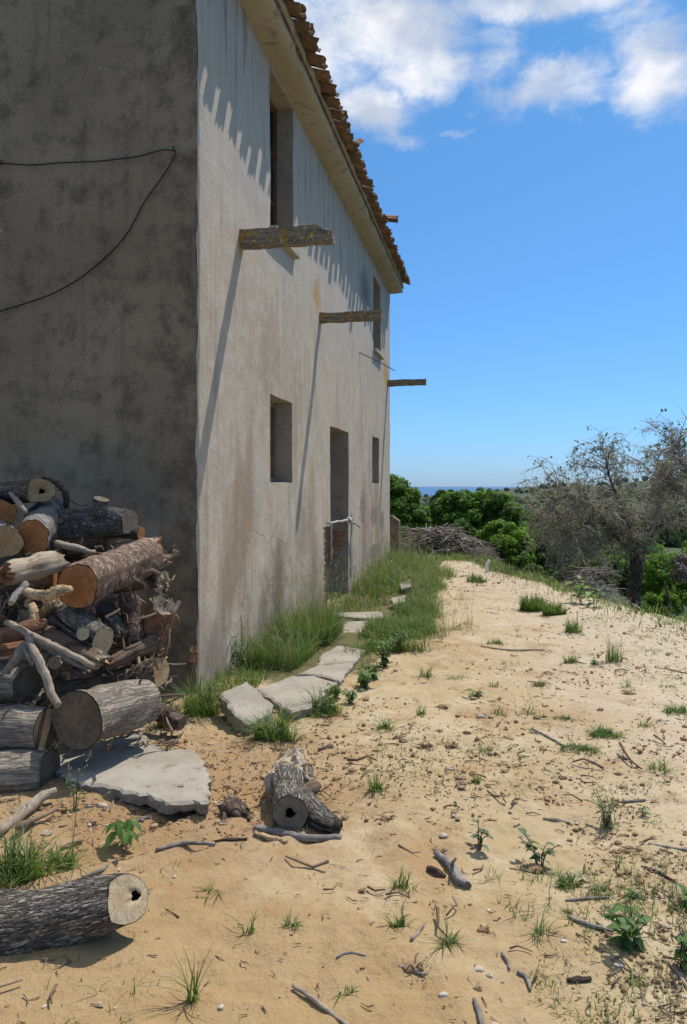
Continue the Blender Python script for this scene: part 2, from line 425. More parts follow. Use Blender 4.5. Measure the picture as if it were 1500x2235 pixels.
def bark_mat(c0, c1, c2, fu=6, fv=9, bm=1.0, lichen=None, ck=.8):
    def f(b, p):
        u = UVC(b); o = OBJ(b); r = RAND(b)
        uv = b.vm('ADD', u, b.n('ShaderNodeCombineXYZ', {0: b.m('MULTIPLY', r, 9.0)}).outputs[0])
        sp = b.n('ShaderNodeSeparateXYZ', {0: uv}); an = b.m('MULTIPLY', sp.outputs[1], 6.28318); kk = fv / 6.28
        su = b.n('ShaderNodeCombineXYZ', {0: b.m('MULTIPLY', sp.outputs[0], fu), 1: b.m('MULTIPLY', b.m('COSINE', an), kk), 2: b.m('MULTIPLY', b.m('SINE', an), kk)}).outputs[0]
        n = b.noise(o, 26, 6, .68); big = b.noise(o, 6, 5, .6)
        q1 = b.noise(su, 1.0, 3, .6, .7)
        crack = b.rng(b.m('ABSOLUTE', b.m('SUBTRACT', q1, .5)), .0, .085)
        fine = b.noise(b.vm('SCALE', su) if False else b.scale(su, (2.2, 2.6, 2.6)), 1.0, 5, .65, .4)
        crack = b.m('MULTIPLY', crack, b.rng(fine, .30, .55, .35, 1.0))
        col = b.mix(b.rng(big, .36, .64), c0, c1)
        col = b.mix(b.rng(n, .45, .72, 0, .75), col, tuple(min(1, x * 1.75) for x in c1))
        col = b.mix(b.rng(fine, .42, .66, 0, .55), col, tuple(min(1, x * 1.45) for x in c1))
        col = b.mix(b.rng(crack, .75, 0, 0, ck), col, c2)
        if lichen:
            lv = b.m('ADD', b.voro(o, 26), b.m('MULTIPLY', b.m('SUBTRACT', n, .5), .5))
            col = b.mix(b.m('MULTIPLY', b.rng(lv, .22, .14), b.rng(b.noise(o, 5, 2), .46, .56)), col, lichen)
        b.put(p.inputs['Base Color'], col); b.put(p.inputs['Roughness'], .9)
        bump(b, p, b.m('ADD', b.m('MULTIPLY', crack, 1.0), b.m('MULTIPLY', n, .8)), bm, .012)
    return f

def cut_mat(c0, c1, c2):
    def f(b, p):
        u = UVC(b); o = OBJ(b)
        r = b.vm('LENGTH', b.vm('ADD', u, b.vm('MULTIPLY', b.n('ShaderNodeTexNoise', {'Vector': u, 'Scale': 2.0, 'Detail': 3}).outputs[1], (.22, .22, 0))))
        rings = b.m('SINE', b.m('MULTIPLY', r, 46.0)); n = b.noise(o, 18, 5, .6)
        col = b.mix(b.rng(n, .35, .65), c0, c1)
        col = b.mix(b.rng(r, .62, .25, 0, .65), col, c2)
        col = b.mix(b.m('MULTIPLY', b.rng(rings, -1, 1), .3), col, tuple(x * .6 for x in c1))
        saw = b.noise(b.scale(u, (3, 34, 1), rot=(0, 0, .6)), 2.0, 3)
        col = b.mix(b.rng(saw, .5, .7, 0, .35), col, tuple(x * .6 for x in c0))
        blot = b.noise(b.vm('ADD', b.scale(u, (1.3, 1.3, 1)), o), 1.6, 5, .65)
        col = b.mix(b.rng(blot, .48, .68, 0, .6), col, tuple(x * .5 for x in c1))
        sx = b.n('ShaderNodeSeparateXYZ', {0: u}); ang = b.m('ARCTAN2', sx.outputs[1], sx.outputs[0])
        chk = b.noise(b.n('ShaderNodeCombineXYZ', {0: b.m('MULTIPLY', ang, 3.2), 1: b.m('MULTIPLY', r, .8), 2: b.m('MULTIPLY', RAND(b), 20)}).outputs[0], 1.6, 3, .6)
        col = b.mix(b.m('MULTIPLY', b.rng(b.m('ABSOLUTE', b.m('SUBTRACT', chk, .5)), .018, .003), b.rng(r, .2, .5, .0, .75)), col, tuple(x * .2 for x in c2))
        b.put(p.inputs['Base Color'], col)
        bump(b, p, b.m('ADD', b.m('MULTIPLY', saw, .6), n), .6, .006)
    return f

def split_mat(c0, c1, c2):
    def f(b, p):
        u = UVC(b); o = OBJ(b)
        g = b.noise(b.scale(u, (2.5, 60, 1)), 1.0, 6, .65); n = b.noise(o, 9, 5, .6)
        col = b.mix(b.rng(g, .35, .65), c0, c1)
        col = b.mix(b.rng(n, .48, .66, 0, .8), col, c2)
        b.put(p.inputs['Base Color'], col)
        bump(b, p, g, 1.0, .016)
    return f

def leaf_mat(c0, c1, c2=None, trans=.3):
    def f(b, p):
        t = TINT(b)
        col = b.mix(t, c0, c1)
        if c2: col = b.mix(b.rng(t, .86, .95), col, c2)
        b.put(p.inputs['Base Color'], col); b.put(p.inputs['Roughness'], .55); b.put(p.inputs['Specular IOR Level'], .35)
        tr = b.n('ShaderNodeBsdfTranslucent', {'Color': b.mix(.55, col, (.26, .42, .04))})
        ms = b.n('ShaderNodeMixShader', {0: trans, 1: p.outputs[0], 2: tr.outputs[0]})
        out = [x for x in b.t.nodes if x.type == 'OUTPUT_MATERIAL'][0]
        b.t.links.new(ms.outputs[0], out.inputs[0])
    return f

def plain(c, rough=.6, n=.15):
    def f(b, p):
        o = OBJ(b); k = b.noise(o, 12, 4, .6)
        b.put(p.inputs['Base Color'], b.mix(b.rng(k, .4, .7, 0, .6), c, tuple(x * (1 - n * 3) for x in c)))
        b.put(p.inputs['Roughness'], rough)
    return f

def glass_mat(b, p):
    o = OBJ(b)
    b.put(p.inputs['Base Color'], b.mix(b.noise(o, 5, 4), (.012, .013, .014), (.03, .03, .028)))
    b.put(p.inputs['Roughness'], .12); b.put(p.inputs['Specular IOR Level'], .5)

def sea_mat(b, p):
    o = POS(b)
    n = b.noise(b.scale(o, (.0006, .0025, 1)), 1.0, 4)
    b.put(p.inputs['Base Color'], b.mix(n, (.018, .12, .27), (.028, .15, .32)))
    b.put(p.inputs['Roughness'], .75); b.put(p.inputs['Specular IOR Level'], .3)

def land_mat(b, p):
    o = POS(b)
    n = b.noise(b.scale(o, (1, 1, 1)), .012, 6, .65); f_ = b.noise(o, .25, 5, .7)
    col = b.mix(b.rng(n, .42, .58), (.045, .065, .026), (.085, .10, .04))
    col = b.mix(b.rng(n, .60, .66), col, (.21, .185, .10))
    col = b.mix(b.rng(f_, .5, .7, 0, .6), col, (.03, .045, .018))
    b.put(p.inputs['Base Color'], col)
    bump(b, p, f_, 1.0, 1.0)

def tintmix(c0, c1, rough=.9):
    def f(b, p):
        o = POS(b)
        col = b.mix(TINT(b), c0, c1)
        col = b.mix(b.rng(b.noise(o, 40, 4, .6), .4, .7, 0, .4), col, tuple(x * .5 for x in c0))
        b.put(p.inputs['Base Color'], col); b.put(p.inputs['Roughness'], rough)
    return f

M = {}
M['facade'] = mat('weathered_render', facade_mat)
M['gable'] = mat('dark_render', gable_mat)
M['reveal'] = mat('reveal_render', soft_mat((.33, .28, .215), (.40, .35, .275), 3, c2=(.25, .21, .16)))
M['cornice'] = mat('cornice_render', soft_mat((.43, .37, .28), (.50, .435, .335), 2.2, c2=(.27, .225, .165)))
M['tile'] = mat('old_terracotta', tile_mat)
M['beam'] = mat('lichened_beam', beam_mat)
M['frame'] = mat('brown_frame', soft_mat((.12, .06, .035), (.18, .10, .06), 12))
M['greyframe'] = mat('grey_frame', soft_mat((.17, .15, .125), (.25, .22, .18), 12))
M['glass'] = mat('dark_glass', glass_mat)
M['brick'] = mat('old_brick', soft_mat((.36, .145, .075), (.46, .22, .125), 9, c2=(.45, .38, .30)))
M['slab'] = mat('old_concrete', soft_mat((.345, .295, .225), (.44, .39, .315), 3, fine=70, c2=(.24, .19, .13), bm=1.0))
M['slabrough'] = mat('rough_concrete', soft_mat((.26, .23, .19), (.42, .385, .33), 30, fine=120, c2=(.20, .15, .10), bm=1.0, dist=.015))
M['sand'] = mat('sandy_earth', sand_mat)
M['bark_grey'] = mat('grey_bark', bark_mat((.17, .115, .08), (.26, .19, .14), (.03, .025, .021), 11, 34))
M['bark_lichen'] = mat('lichened_bark', bark_mat((.085, .078, .068), (.125, .115, .10), (.022, .02, .018), 10, 16, .7, (.36, .36, .31), .6))
M['bark_smooth'] = mat('smooth_bark', bark_mat((.145, .122, .103), (.215, .19, .165), (.055, .044, .036), 30, 5, .45, None, .4))
M['bark_brown'] = mat('brown_bark', bark_mat((.22, .135, .09), (.33, .225, .16), (.05, .034, .026), 34, 9, .8, None, .7))
M['bark_furrow'] = mat('furrowed_bark', bark_mat((.33, .275, .21), (.46, .40, .32), (.05, .04, .032), 13, 62, 1.2, None, .7))
M['bark_old'] = mat('weathered_log', bark_mat((.205, .16, .118), (.305, .255, .195), (.05, .04, .033), 4, 24, .7, None, .55))
M['cut_orange'] = mat('orange_cut', cut_mat((.36, .145, .05), (.43, .20, .08), (.27, .09, .03)))
M['cut_yellow'] = mat('yellow_cut', cut_mat((.36, .235, .115), (.45, .32, .18), (.32, .16, .06)))
M['cut_pale'] = mat('pale_cut', cut_mat((.54, .405, .24), (.62, .49, .315), (.52, .36, .19)))
M['cut_dark'] = mat('weathered_cut', cut_mat((.12, .09, .062), (.19, .145, .10), (.22, .16, .105)))
M['cut_grey'] = mat('grey_cut', cut_mat((.175, .14, .102), (.245, .20, .15), (.15, .115, .082)))
M['split_red'] = mat('red_split', split_mat((.27, .12, .06), (.38, .20, .11), (.13, .075, .045)))
M['split_pale'] = mat('pale_split', split_mat((.45, .35, .24), (.60, .49, .35), (.30, .18, .10)))
M['split_brown'] = mat('brown_split', split_mat((.17, .115, .075), (.27, .19, .13), (.09, .06, .04)))
M['stick'] = mat('pale_stick', bark_mat((.26, .20, .145), (.36, .295, .22), (.19, .13, .09), 6, 12, .4, None, .5))
M['stick_grey'] = mat('grey_stick', bark_mat((.20, .18, .155), (.29, .265, .235), (.10, .085, .07), 7, 12, .5, None, .6))
M['stick_yellow'] = mat('yellow_stick', bark_mat((.37, .25, .13), (.45, .325, .19), (.2, .12, .06), 10, 2, .35))
M['root'] = mat('dark_root', bark_mat((.10, .065, .048), (.16, .105, .075), (.03, .02, .016), 14, 4, .7))
M['black'] = mat('hollow_shade', plain((.012, .01, .008), .95))  # near-black colour paints in the shade inside log holes
M['cable'] = mat('black_cable', plain((.02, .019, .018), .6))
M['rust'] = mat('rusty_iron', plain((.10, .06, .04), .85))
M['white'] = mat('white_plastic', plain((.80, .79, .76), .45, .05))
M['rope'] = mat('grey_white_rope', plain((.47, .44, .39), .85, .15))
M['grass'] = mat('grass_blade', leaf_mat((.07, .135, .024), (.175, .24, .06), (.42, .34, .18), .35))
M['grass_dry'] = mat('dry_stalk', leaf_mat((.26, .25, .11), (.46, .38, .22), None, .25))
M['weed'] = mat('weed_leaf', leaf_mat((.07, .15, .035), (.15, .24, .07), None, .42))
M['weed_grey'] = mat('blue_green_leaf', leaf_mat((.085, .135, .07), (.15, .20, .11), None, .3))
M['seedling'] = mat('seedling_leaf', leaf_mat((.07, .16, .035), (.13, .25, .06), None, .42))
M['leaf_green'] = mat('broadleaf', leaf_mat((.05, .125, .018), (.13, .26, .045), None, .55))
M['leaf_dark'] = mat('dark_leaf', leaf_mat((.04, .075, .025), (.095, .145, .06), None, .42))
M['leaf_mid'] = mat('shrub_leaf', leaf_mat((.06, .14, .022), (.15, .27, .055), None, .55))
M['leaf_olive'] = mat('grey_leaf', leaf_mat((.13, .15, .085), (.24, .26, .17), (.45, .46, .38), .3))
M['leaf_bright'] = mat('bright_leaf', leaf_mat((.12, .22, .03), (.20, .30, .05), None, .35))
M['leaf_meadow'] = mat('meadow_leaf', leaf_mat((.09, .20, .025), (.19, .33, .055), None, .58))
M['trunk'] = mat('trunk_bark', bark_mat((.09, .07, .055), (.16, .13, .10), (.02, .016, .012), 6, 7, 1.0))
M['twig'] = mat('grey_twig', tintmix((.30, .245, .195), (.56, .48, .40)))
M['brush'] = mat('dead_brush', tintmix((.16, .13, .105), (.48, .42, .36)))
M['litter'] = mat('twig_litter', tintmix((.13, .075, .045), (.32, .235, .16)))
M['clod'] = mat('earth_clod', tintmix((.22, .135, .068), (.48, .345, .20)))
M['pebble'] = mat('pale_pebble', tintmix((.36, .285, .20), (.60, .53, .44)))
M['sea'] = mat('sea', sea_mat)
M['land'] = mat('valley_land', land_mat)

# ------------------------------------------------------------------ terrain
EY = np.array([-30, 0, 6, 8.7, 11.2, 14.9, 16.4, 18.5, 20.5, 22.0, 24.0, 60])
EX = np.array([5.2, 5.0, 4.55, 4.0, 3.62, 3.15, 3.05, 3.2, 2.7, 1.2, -3.0, -60])

HC = np.array((-1.0917, 5.89)); TH = math.atan(.1906)
AV = np.array((math.sin(TH), math.cos(TH))); NV = np.array((math.cos(TH), -math.sin(TH)))
HL = 11.17

def gz(x, y):
    x = np.asarray(x, float); y = np.asarray(y, float)
    e = x - np.interp(y, EY, EX)
    e = np.minimum(e, np.maximum(y - 23, 0) * .5 + np.maximum(e, 0) * .9)
    e = np.where(y > 22, np.maximum(e, (y - 22.5) * .8), e)
    lip = -2.1 * (1 - np.exp(-np.maximum(e - .0, 0) * .62)) - .05 * np.clip(e + .6, 0, .6) ** 2
    r = np.hypot(x, y)
    far = -.056 * np.clip(r - 22, 0, 1050)
    z = lip + far
    near = np.clip((40 - r) / 15, 0, 1)
    z = z + near * (.05 * fbm(x * .55, y * .55, 3, 3) * 2 + .03 * fbm(x * 2.1, y * 2.1, 9, 4) * 2)
    # pressed wheel ruts sweeping round to the pile
    rr = np.hypot(x + 3.6, y - 6.4)
    rut = np.exp(-((rr - 3.95) / .55) ** 2) * np.clip((4.6 - y) / 1.2, 0, 1) * np.clip((x + 1.8) / .6, 0, 1)
    z = z + near * rut * (.017 * np.sin((rr + .09 * fbm(x * 2, y * 2, 5, 2)) * 36) - .012)
    # lane depression along the terrace
    lane = np.exp(-((x - 1.7 - .09 * (y - 6)) / .45) ** 2) * np.clip((y - 3) / 2, 0, 1) * near
    z = z - .025 * lane
    # broken humps of moved earth
    z = z + near * .035 * np.clip(fbm(x * 1.3 + 7, y * .9, 21, 4) * 2, 0, 1) * np.clip((x + .4) / .6, 0, 1)
    z = z + near * .016 * np.abs(fbm(x * 5.2, y * 4.2, 33, 4)) * 2
    # a dip beside the door step
    s = (x - HC[0]) * AV[0] + (y - HC[1]) * AV[1]; o = (x - HC[0]) * NV[0] + (y - HC[1]) * NV[1]
    z = z - .14 * np.exp(-((s - 5.2) / 1.7) ** 2 - (o / 1.3) ** 2)
    return z

def gz1(x, y): return float(gz(np.array([x]), np.array([y]))[0])

def PGr(px, v, lift=0.0):
    """photo pixel -> point on the terrain"""
    z = 0.0
    for _ in range(6):
        p = PG(px, v, z + lift); z = gz1(p[0], p[1])
    p[2] = z + lift
    return p

def turf_amount(x, y):
    s = (x - HC[0]) * AV[0] + (y - HC[1]) * AV[1]; o = (x - HC[0]) * NV[0] + (y - HC[1]) * NV[1]
    strip = np.clip(1.25 - np.abs(o - .55) / .85, 0, 1) * np.clip((s - .1) / .8, 0, 1)
    far = np.maximum(np.clip((y - 15.4) / 2.0, 0, 1), np.clip((y - 11.5) / 2, 0, 1) * np.clip((.095 * y - .45 - x) / .35, 0, 1))
    e = x - np.interp(y, EY, EX)
    bank = np.clip((e + .25 + .45 * np.clip((y - 9) / 4, 0, 1)) / .6, 0, 1)
    return np.clip(np.maximum(np.maximum(strip * .95, far), bank), 0, 1)

def build_ground():
    ny, nx = 780, 460
    yy = np.concatenate([np.linspace(-2.0, 1.5, 20, endpoint=False), 1.5 * (27 / 1.5) ** np.linspace(0, 1, ny)])
    tx = np.linspace(-1, 1, nx); xx = 1.0 + 9.0 * (0.42 * tx + 0.58 * tx ** 3)
    X, Y = np.meshgrid(xx, yy); Z = gz(X, Y)
    k = np.clip(1.3 - .03 * Y, .3, 1) * np.clip(.35 + 2.2 * fbm(X * 1.1, Y * 1.1, 57, 3), .12, 1)
    Z = Z + k * (.034 * fbm(X * 8, Y * 7, 51, 4) + .018 * (np.abs(fbm(X * 20, Y * 16, 53, 3)) - .1))
    V = np.stack([X, Y, Z], -1).reshape(-1, 3)
    n = len(xx); i = np.arange(len(yy) - 1)[:, None] * n; j = np.arange(n - 1)[None, :]
    Q = np.stack([i + j, i + j + 1, i + n + j + 1, i + n + j], -1).reshape(-1, 4)
    o = mk('ground', V, Q, M['sand'], tint=turf_amount(X, Y).ravel())
    tag(o, 'bare sandy earth yard with thin turf along the house', kind='structure')
    # valley: one sheet from under the yard to the coast
    nr, na = 150, 200
    r = 3.0 * (4300 / 3.0) ** np.linspace(0, 1, nr); a = np.linspace(-math.pi, math.pi, na)
    Rr, Aa = np.meshgrid(r, a, indexing='ij'); X = Rr * np.sin(Aa); Y = Rr * np.cos(Aa)
    Z = gz(X, Y)
    inside = (X > -8.2) & (X < 10.2) & (Y > -2.2) & (Y < 27.3)
    Z = np.where(inside, np.minimum(Z, 0) - .55, Z - .03)
    hump = np.clip((Rr - 60) / 500, 0, 1)
    Z = Z + hump * 14 * fbm(X / 260, Y / 260, 71, 4) * 2
    # low hills on the right-hand side of the bay
    def hill(cx, cy, sx, sy, h): return h * np.exp(-((X - cx) / sx) ** 2 - ((Y - cy) / sy) ** 2)
    Z = Z + hill(1050, 2200, 420, 500, 62) + hill(700, 3000, 330, 420, 46) + hill(1500, 2600, 600, 600, 60)
    V = np.stack([X, Y, Z], -1).reshape(-1, 3)
    i = np.arange(nr - 1)[:, None] * na; j = np.arange(na - 1)[None, :]
    Q = np.stack([i + j, i + na + j, i + na + j + 1, i + j + 1], -1).reshape(-1, 4)
    o = mk('valley', V, Q, M['land']); tag(o, 'green valley falling away towards the coast', kind='structure')
    # sea
    r = np.array([2600, 3500, 5000, 8000, 13000, 20000.]); a = np.linspace(-math.pi, math.pi, 65)
    Rr, Aa = np.meshgrid(r, a, indexing='ij')
    V = np.stack([Rr * np.sin(Aa), Rr * np.cos(Aa), np.full_like(Rr, -58.0)], -1).reshape(-1, 3)
    i = np.arange(5)[:, None] * 65; j = np.arange(64)[None, :]
    Q = np.stack([i + j, i + 65 + j, i + 65 + j + 1, i + j + 1], -1).reshape(-1, 4)
    o = mk('sea', V, Q, M['sea']); tag(o, 'blue sea on the horizon', kind='structure')

build_ground()

# ------------------------------------------------------------------ the farmhouse (local axes: x out of the facade, y along it, z up)
def fac_y(px):
    u = (px - 750) / F
    return ((2.2143 / (.1906 - u)) - HC[1]) / AV[1]

def fac_z(px, v):
    u = (px - 750) / F
    return EYE - (v - HZ) / F * (2.2143 / (.1906 - u))

def soffit(y): return 5.85 - .012 * y

def house_pt(x, y, z):      # local -> world
    w = HC + NV * x + AV * y
    return np.array((w[0], w[1], z))

def build_house():
    root = empty('farmhouse', (HC[0], HC[1], 0), 'old two-storey rendered farmhouse with tiled eaves and bare openings', 'house', rz=-TH)
    wob = lambda y, z: .010 * fbm(np.asarray(y) * 1.1, np.asarray(z) * 1.1, 4, 3) * 2 + .004 * fbm(np.asarray(y) * 6, np.asarray(z) * 6, 8, 2) * 2
    OP = [  # y0, y1, z0, z1, depth
        (fac_y(589), fac_y(638.5), 1.615, 2.50, .36, 'win'),
        (fac_y(813), fac_y(827.5), 1.62, 2.49, .36, 'win'),
        (fac_y(590), fac_y(640.5), 4.17, 5.77, .36, 'win'),
        (fac_y(815), fac_y(831), 4.13, 5.50, .36, 'win'),
        (fac_y(721), fac_y(760.5), -.6, 2.395, .48, 'door'),
    ]
    dy0 = fac_y(706.5); dyj = fac_y(714.5)
    OP.append((dy0, OP[4][0], -.6, 1.03, .48, 'gap'))
    # facade sheet with holes
    ys = sorted(set([0.0, .012, .03, HL] + [round(q, 4) for o in OP for q in o[:2]] + list(np.round(np.arange(.25, HL, .23), 4))))
    zs = sorted(set([-.7, 5.98] + [q for o in OP for q in o[2:4]] + list(np.round(np.arange(-.5, 5.9, .11), 4))))
    def clean(a, keep):
        out = [a[0]]
        for q in a[1:]:
            if q - out[-1] < .06 and q not in keep and out[-1] in keep: continue
            if q - out[-1] < .06 and q in keep and out[-1] not in keep: out[-1] = q; continue
            out.append(q)
        return out
    ky = set([0.0, .012, .03, HL] + [round(q, 4) for o in OP for q in o[:2]]); kz = set([-.7, 5.98] + [q for o in OP for q in o[2:4]])
    ys = clean(ys, ky); zs = clean(zs, kz)
    jy = lambda y, z: np.where((np.asarray(y) > .05) & (np.asarray(y) < HL - .01), .030 * fbm(np.asarray(z) * 3.3, np.asarray(y) * 9.1, 61, 4), 0)
    jz = lambda y, z: np.where(np.asarray(z) > 0, .026 * fbm(np.asarray(y) * 4.3, np.asarray(z) * 9.7, 67, 4), 0)
    Yg, Zg = np.meshgrid(ys, zs); Xg = wob(Yg, Zg)
    # rubbed, rounded near arris
    Xg = Xg - np.where(Yg < .005, .008 + .030 * np.abs(fbm(Zg * 5, Zg * 0, 2, 4)) * 2, 0) - np.where(np.abs(Yg - .012) < .004, .004, 0)
    V = np.stack([Xg, Yg + jy(Yg, Zg), Zg + jz(Yg, Zg)], -1).reshape(-1, 3); n = len(ys)
    Q = []
    for i in range(len(zs) - 1):
        for j in range(n - 1):
            cy = (ys[j] + ys[j + 1]) / 2; cz = (zs[i] + zs[i + 1]) / 2
            if any(o[0] < cy < o[1] and o[2] < cz < o[3] for o in OP): continue
            Q.append((i * n + j, i * n + j + 1, (i + 1) * n + j + 1, (i + 1) * n + j))
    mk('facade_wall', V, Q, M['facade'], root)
    # reveals
    for k, (y0, y1, z0, z1, d, kind) in enumerate(OP):
        mb = MB()
        def strip(pa, pb, flip=False):
            if abs(pa[0] - pb[0]) < 1e-6: za = np.array([q for q in zs if pa[1] - 1e-3 <= q <= pb[1] + 1e-3]); ya = np.full(len(za), pa[0])
            else: ya = np.array([q for q in ys if pa[0] - 1e-3 <= q <= pb[0] + 1e-3]); za = np.full(len(ya), pa[1])
            m = len(ya); xo = wob(ya, za)
            Vv = np.concatenate([np.stack([xo, ya + jy(ya, za), za + jz(ya, za)], -1), np.stack([np.full(m, -d), ya, za], -1)])
            q = [(i, i + 1, m + i + 1, m + i) for i in range(m - 1)]
            mb.add(Vv, [f[::-1] for f in q] if flip else q)
        if kind == 'gap':
            strip((y0, z1), (y1, z1))
            V2_ = [(0, dyj, z0), (0, dyj, z1), (-.48, dyj, z1), (-.48, dyj, z0)]; mb.add(V2_, [[0, 1, 2, 3]])
        else:
            strip((y1, z0), (y1, z1), True); strip((y0, z1), (y1, z1), True)
            if kind == 'door': strip((y0, 1.03), (y0, z1))
            else: strip((y0, z0), (y0, z1)); strip((y0, z0), (y1, z0))
        mb.build('reveal', M['reveal'], root, smooth=False)
    # gable wall facing the camera
    gx = np.linspace(-8, -.012, 60); gzv = np.linspace(-.7, 7.6, 90)
    Gx, Gz = np.meshgrid(gx, gzv)
    top = 5.9 + np.minimum(-Gx, 8 + Gx + 0) * .34
    Gz2 = np.minimum(Gz, np.maximum(top, -.7))
    Gy = .010 * fbm(Gx * 1.2, Gz2 * 1.2, 14, 3) * 2 - .012 * np.clip((Gx + .05) / .05, 0, 1) * 0
    Gx2 = Gx.copy(); Gx2[:, -1] = -.008 - .030 * np.abs(fbm(gzv * 5, gzv * 0, 2, 4)) * 2
    Gy[:, -1] = 0
    V = np.stack([Gx2, Gy, Gz2], -1).reshape(-1, 3); n = len(gx)
    i = np.arange(len(gzv) - 1)[:, None] * n; j = np.arange(n - 1)[None, :]
    Q = np.stack([i + j, i + j + 1, i + n + j + 1, i + n + j], -1).reshape(-1, 4)
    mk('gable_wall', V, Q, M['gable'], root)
    # far gable, back wall, roof planes, ceiling between storeys (the rooms are dark)
    mb = MB()
    mb.add([(-8, HL, -.7), (0, HL, -.7), (0, HL, 5.98), (-4, HL, 7.25), (-8, HL, 5.9)], [[0, 4, 3, 2, 1]])
    mb.add([(-8, 0, -.7), (-8, HL, -.7), (-8, HL, 5.9), (-8, 0, 5.9)], [[0, 1, 2, 3]])
    mb.build('rear_wall', M['facade'], root, smooth=False)
    mb = MB()
    for (xa, za, xb, zb) in [(.30, 5.915, -4, 7.33), (-4, 7.33, -8.4, 5.9)]:
        for dz, fl in ((0, 0), (.06, 1)):
            v = [(xa, -.12, za + dz), (xa, HL + .1, za + dz - .09), (xb, HL + .1, zb + dz), (xb, -.12, zb + dz)]
            mb.add(v, [[0, 1, 2, 3] if not fl else [3, 2, 1, 0]])
    mb.build('roof', M['tile'], root, smooth=False)
    V, Q = box(-7.9, .1, 2.75, -.5, HL - .1, 2.95)
    mk('upper_floor', V, Q, M['greyframe'], root, smooth=False)
    V, Q = box(-7.9, .1, -.5, -.5, HL - .1, -.12)
    mk('floor', V, Q, M['slabrough'], root, smooth=False)
    # cornice: sagging rendered soffit and fascia
    m = 90
    yy = np.linspace(-.06, HL + .05, m)
    prof = [(-.01, 0.0), (.035, -.004), (.16, .004), (.255, .012), (.272, .03), (.276, .085), (.262, .10), (.10, .135)]
    V = []
    for pi, (x, z) in enumerate(prof):
        w = .012 * fbm(yy * 1.6, yy * 0 + pi * .35, 17, 4) * 2
        c = np.where(fbm(yy * 2.3, yy * 0 + 3, 23, 3) > .22, -.02, 0) * (1 if pi in (4, 5) else 0)
        V.append(np.stack([x + w * (.3 if pi == 0 else 1) + c, yy, soffit(yy) + z + w * .8], -1))
    V = np.array(V).transpose(1, 0, 2).reshape(-1, 3); k = len(prof)
    i = np.arange(m - 1)[:, None] * k; j = np.arange(k - 1)[None, :]
    Q = np.stack([i + j, i + j + 1, i + k + j + 1, i + k + j], -1).reshape(-1, 4).tolist()
    Q += [list(range(k))[::-1], [(m - 1) * k + q for q in range(k)]]
    mk('cornice', V, Q, M['cornice'], root)
    # barrel tiles, one object each
    def tile_mesh(r0, r1, L, up, seed):
        na, nl, th = 8, 3, .017
        an = np.linspace(0.02, math.pi - .02, na + 1)
        V = []
        for t in np.linspace(0, 1, nl):
            r = r0 + (r1 - r0) * t
            for rr in (r, r - th):
                for q, a in enumerate(an):
                    jag = (.010 * math.sin(seed * 3.1 + q * 2.3) if t == 0 else 0)
                    V.append((-(L * t) + jag, rr * math.cos(a), rr * math.sin(a) * (.78 if up else -.72)))
        V = np.array(V); w = na + 1; F_ = []
        for t in range(nl - 1):
            b0 = t * 2 * w; b1 = (t + 1) * 2 * w
            for q in range(na):
                F_.append((b0 + q, b0 + q + 1, b1 + q + 1, b1 + q)); F_.append((b0 + w + q + 1, b0 + w + q, b1 + w + q, b1 + w + q + 1))
            for e in (0, na): F_.append((b0 + e, b1 + e, b1 + w + e, b0 + w + e))
        for q in range(na):
            F_.append((q + 1, q, w + q, w + q + 1)); z = (nl - 1) * 2 * w; F_.append((z + q, z + q + 1, z + w + q + 1, z + w + q))
        me = bpy.data.meshes.new('roof_tile'); me.from_pydata(V.tolist(), [], F_); me.materials.append(M['tile'])
        me.polygons.foreach_set('use_smooth', np.full(len(me.polygons), True))
        return me
    covers = [tile_mesh(.108, .085, .46, True, s) for s in range(4)]
    chans = [tile_mesh(.098, .080, .46, False, s) for s in range(4)]
    pitch = .296; nt = int(HL / pitch)
    slope = math.atan(.33)
    for k in range(nt + 1):
        y = -.02 + k * pitch
        zb = soffit(y) + .165
        for row in range(2):
            for up in (False, True):
                if up and k == nt: continue
                o = bpy.data.objects.new('roof_tile', (covers if up else chans)[rnd.randrange(4)]); C.objects.link(o); o.parent = root
                out = (.475 if not up else .395) + rnd.uniform(-.03, .03) - row * .36
                yy_ = y + (pitch / 2 if up else 0) + rnd.uniform(-.012, .012)
                dz = (.045 if up else .01) + rnd.uniform(-.006, .006) + row * (.36 * math.sin(slope) + .02)
                o.location = (out, yy_, zb + dz)
                o.rotation_euler = (rnd.uniform(-.08, .08), slope + rnd.uniform(-.05, .05) + (.02 if up else 0), rnd.uniform(-.06, .06))
    # the two odd tiles of the eaves
    o = bpy.data.objects.new('roof_tile', covers[1]); C.objects.link(o); o.parent = root
    y = fac_y(706) + .25; o.location = (.47, y, soffit(y) + .33); o.rotation_euler = (.15, -.5, .35)
    o['label'] = 'tipped-up roof tile lying loose on the eaves'
    o = bpy.data.objects.new('roof_tile', covers[2]); C.objects.link(o); o.parent = root
    y = fac_y(788); o.location = (.62, y, soffit(y) + .235); o.rotation_euler = (0, slope * .4, .1)
    o['label'] = 'slipped roof tile sticking out past the eaves'
    # mortar bedding under the tiles
    yy = np.linspace(-.05, HL + .03, 120)
    V = []
    for pi, (x, z) in enumerate([(.20, .09), (.255, .098), (.30, .115), (.31, .16), (.22, .19)]):
        w = .02 * fbm(yy * 4, yy * 0 + pi, 37, 3) * 2
        V.append(np.stack([x + w, yy, soffit(yy) + z + w * .5], -1))
    V = np.array(V).transpose(1, 0, 2).reshape(-1, 3); k = 5
    i = np.arange(119)[:, None] * k; j = np.arange(k - 1)[None, :]
    mk('mortar_bed', V, np.stack([i + j, i + j + 1, i + k + j + 1, i + k + j], -1).reshape(-1, 4), M['cornice'], root)
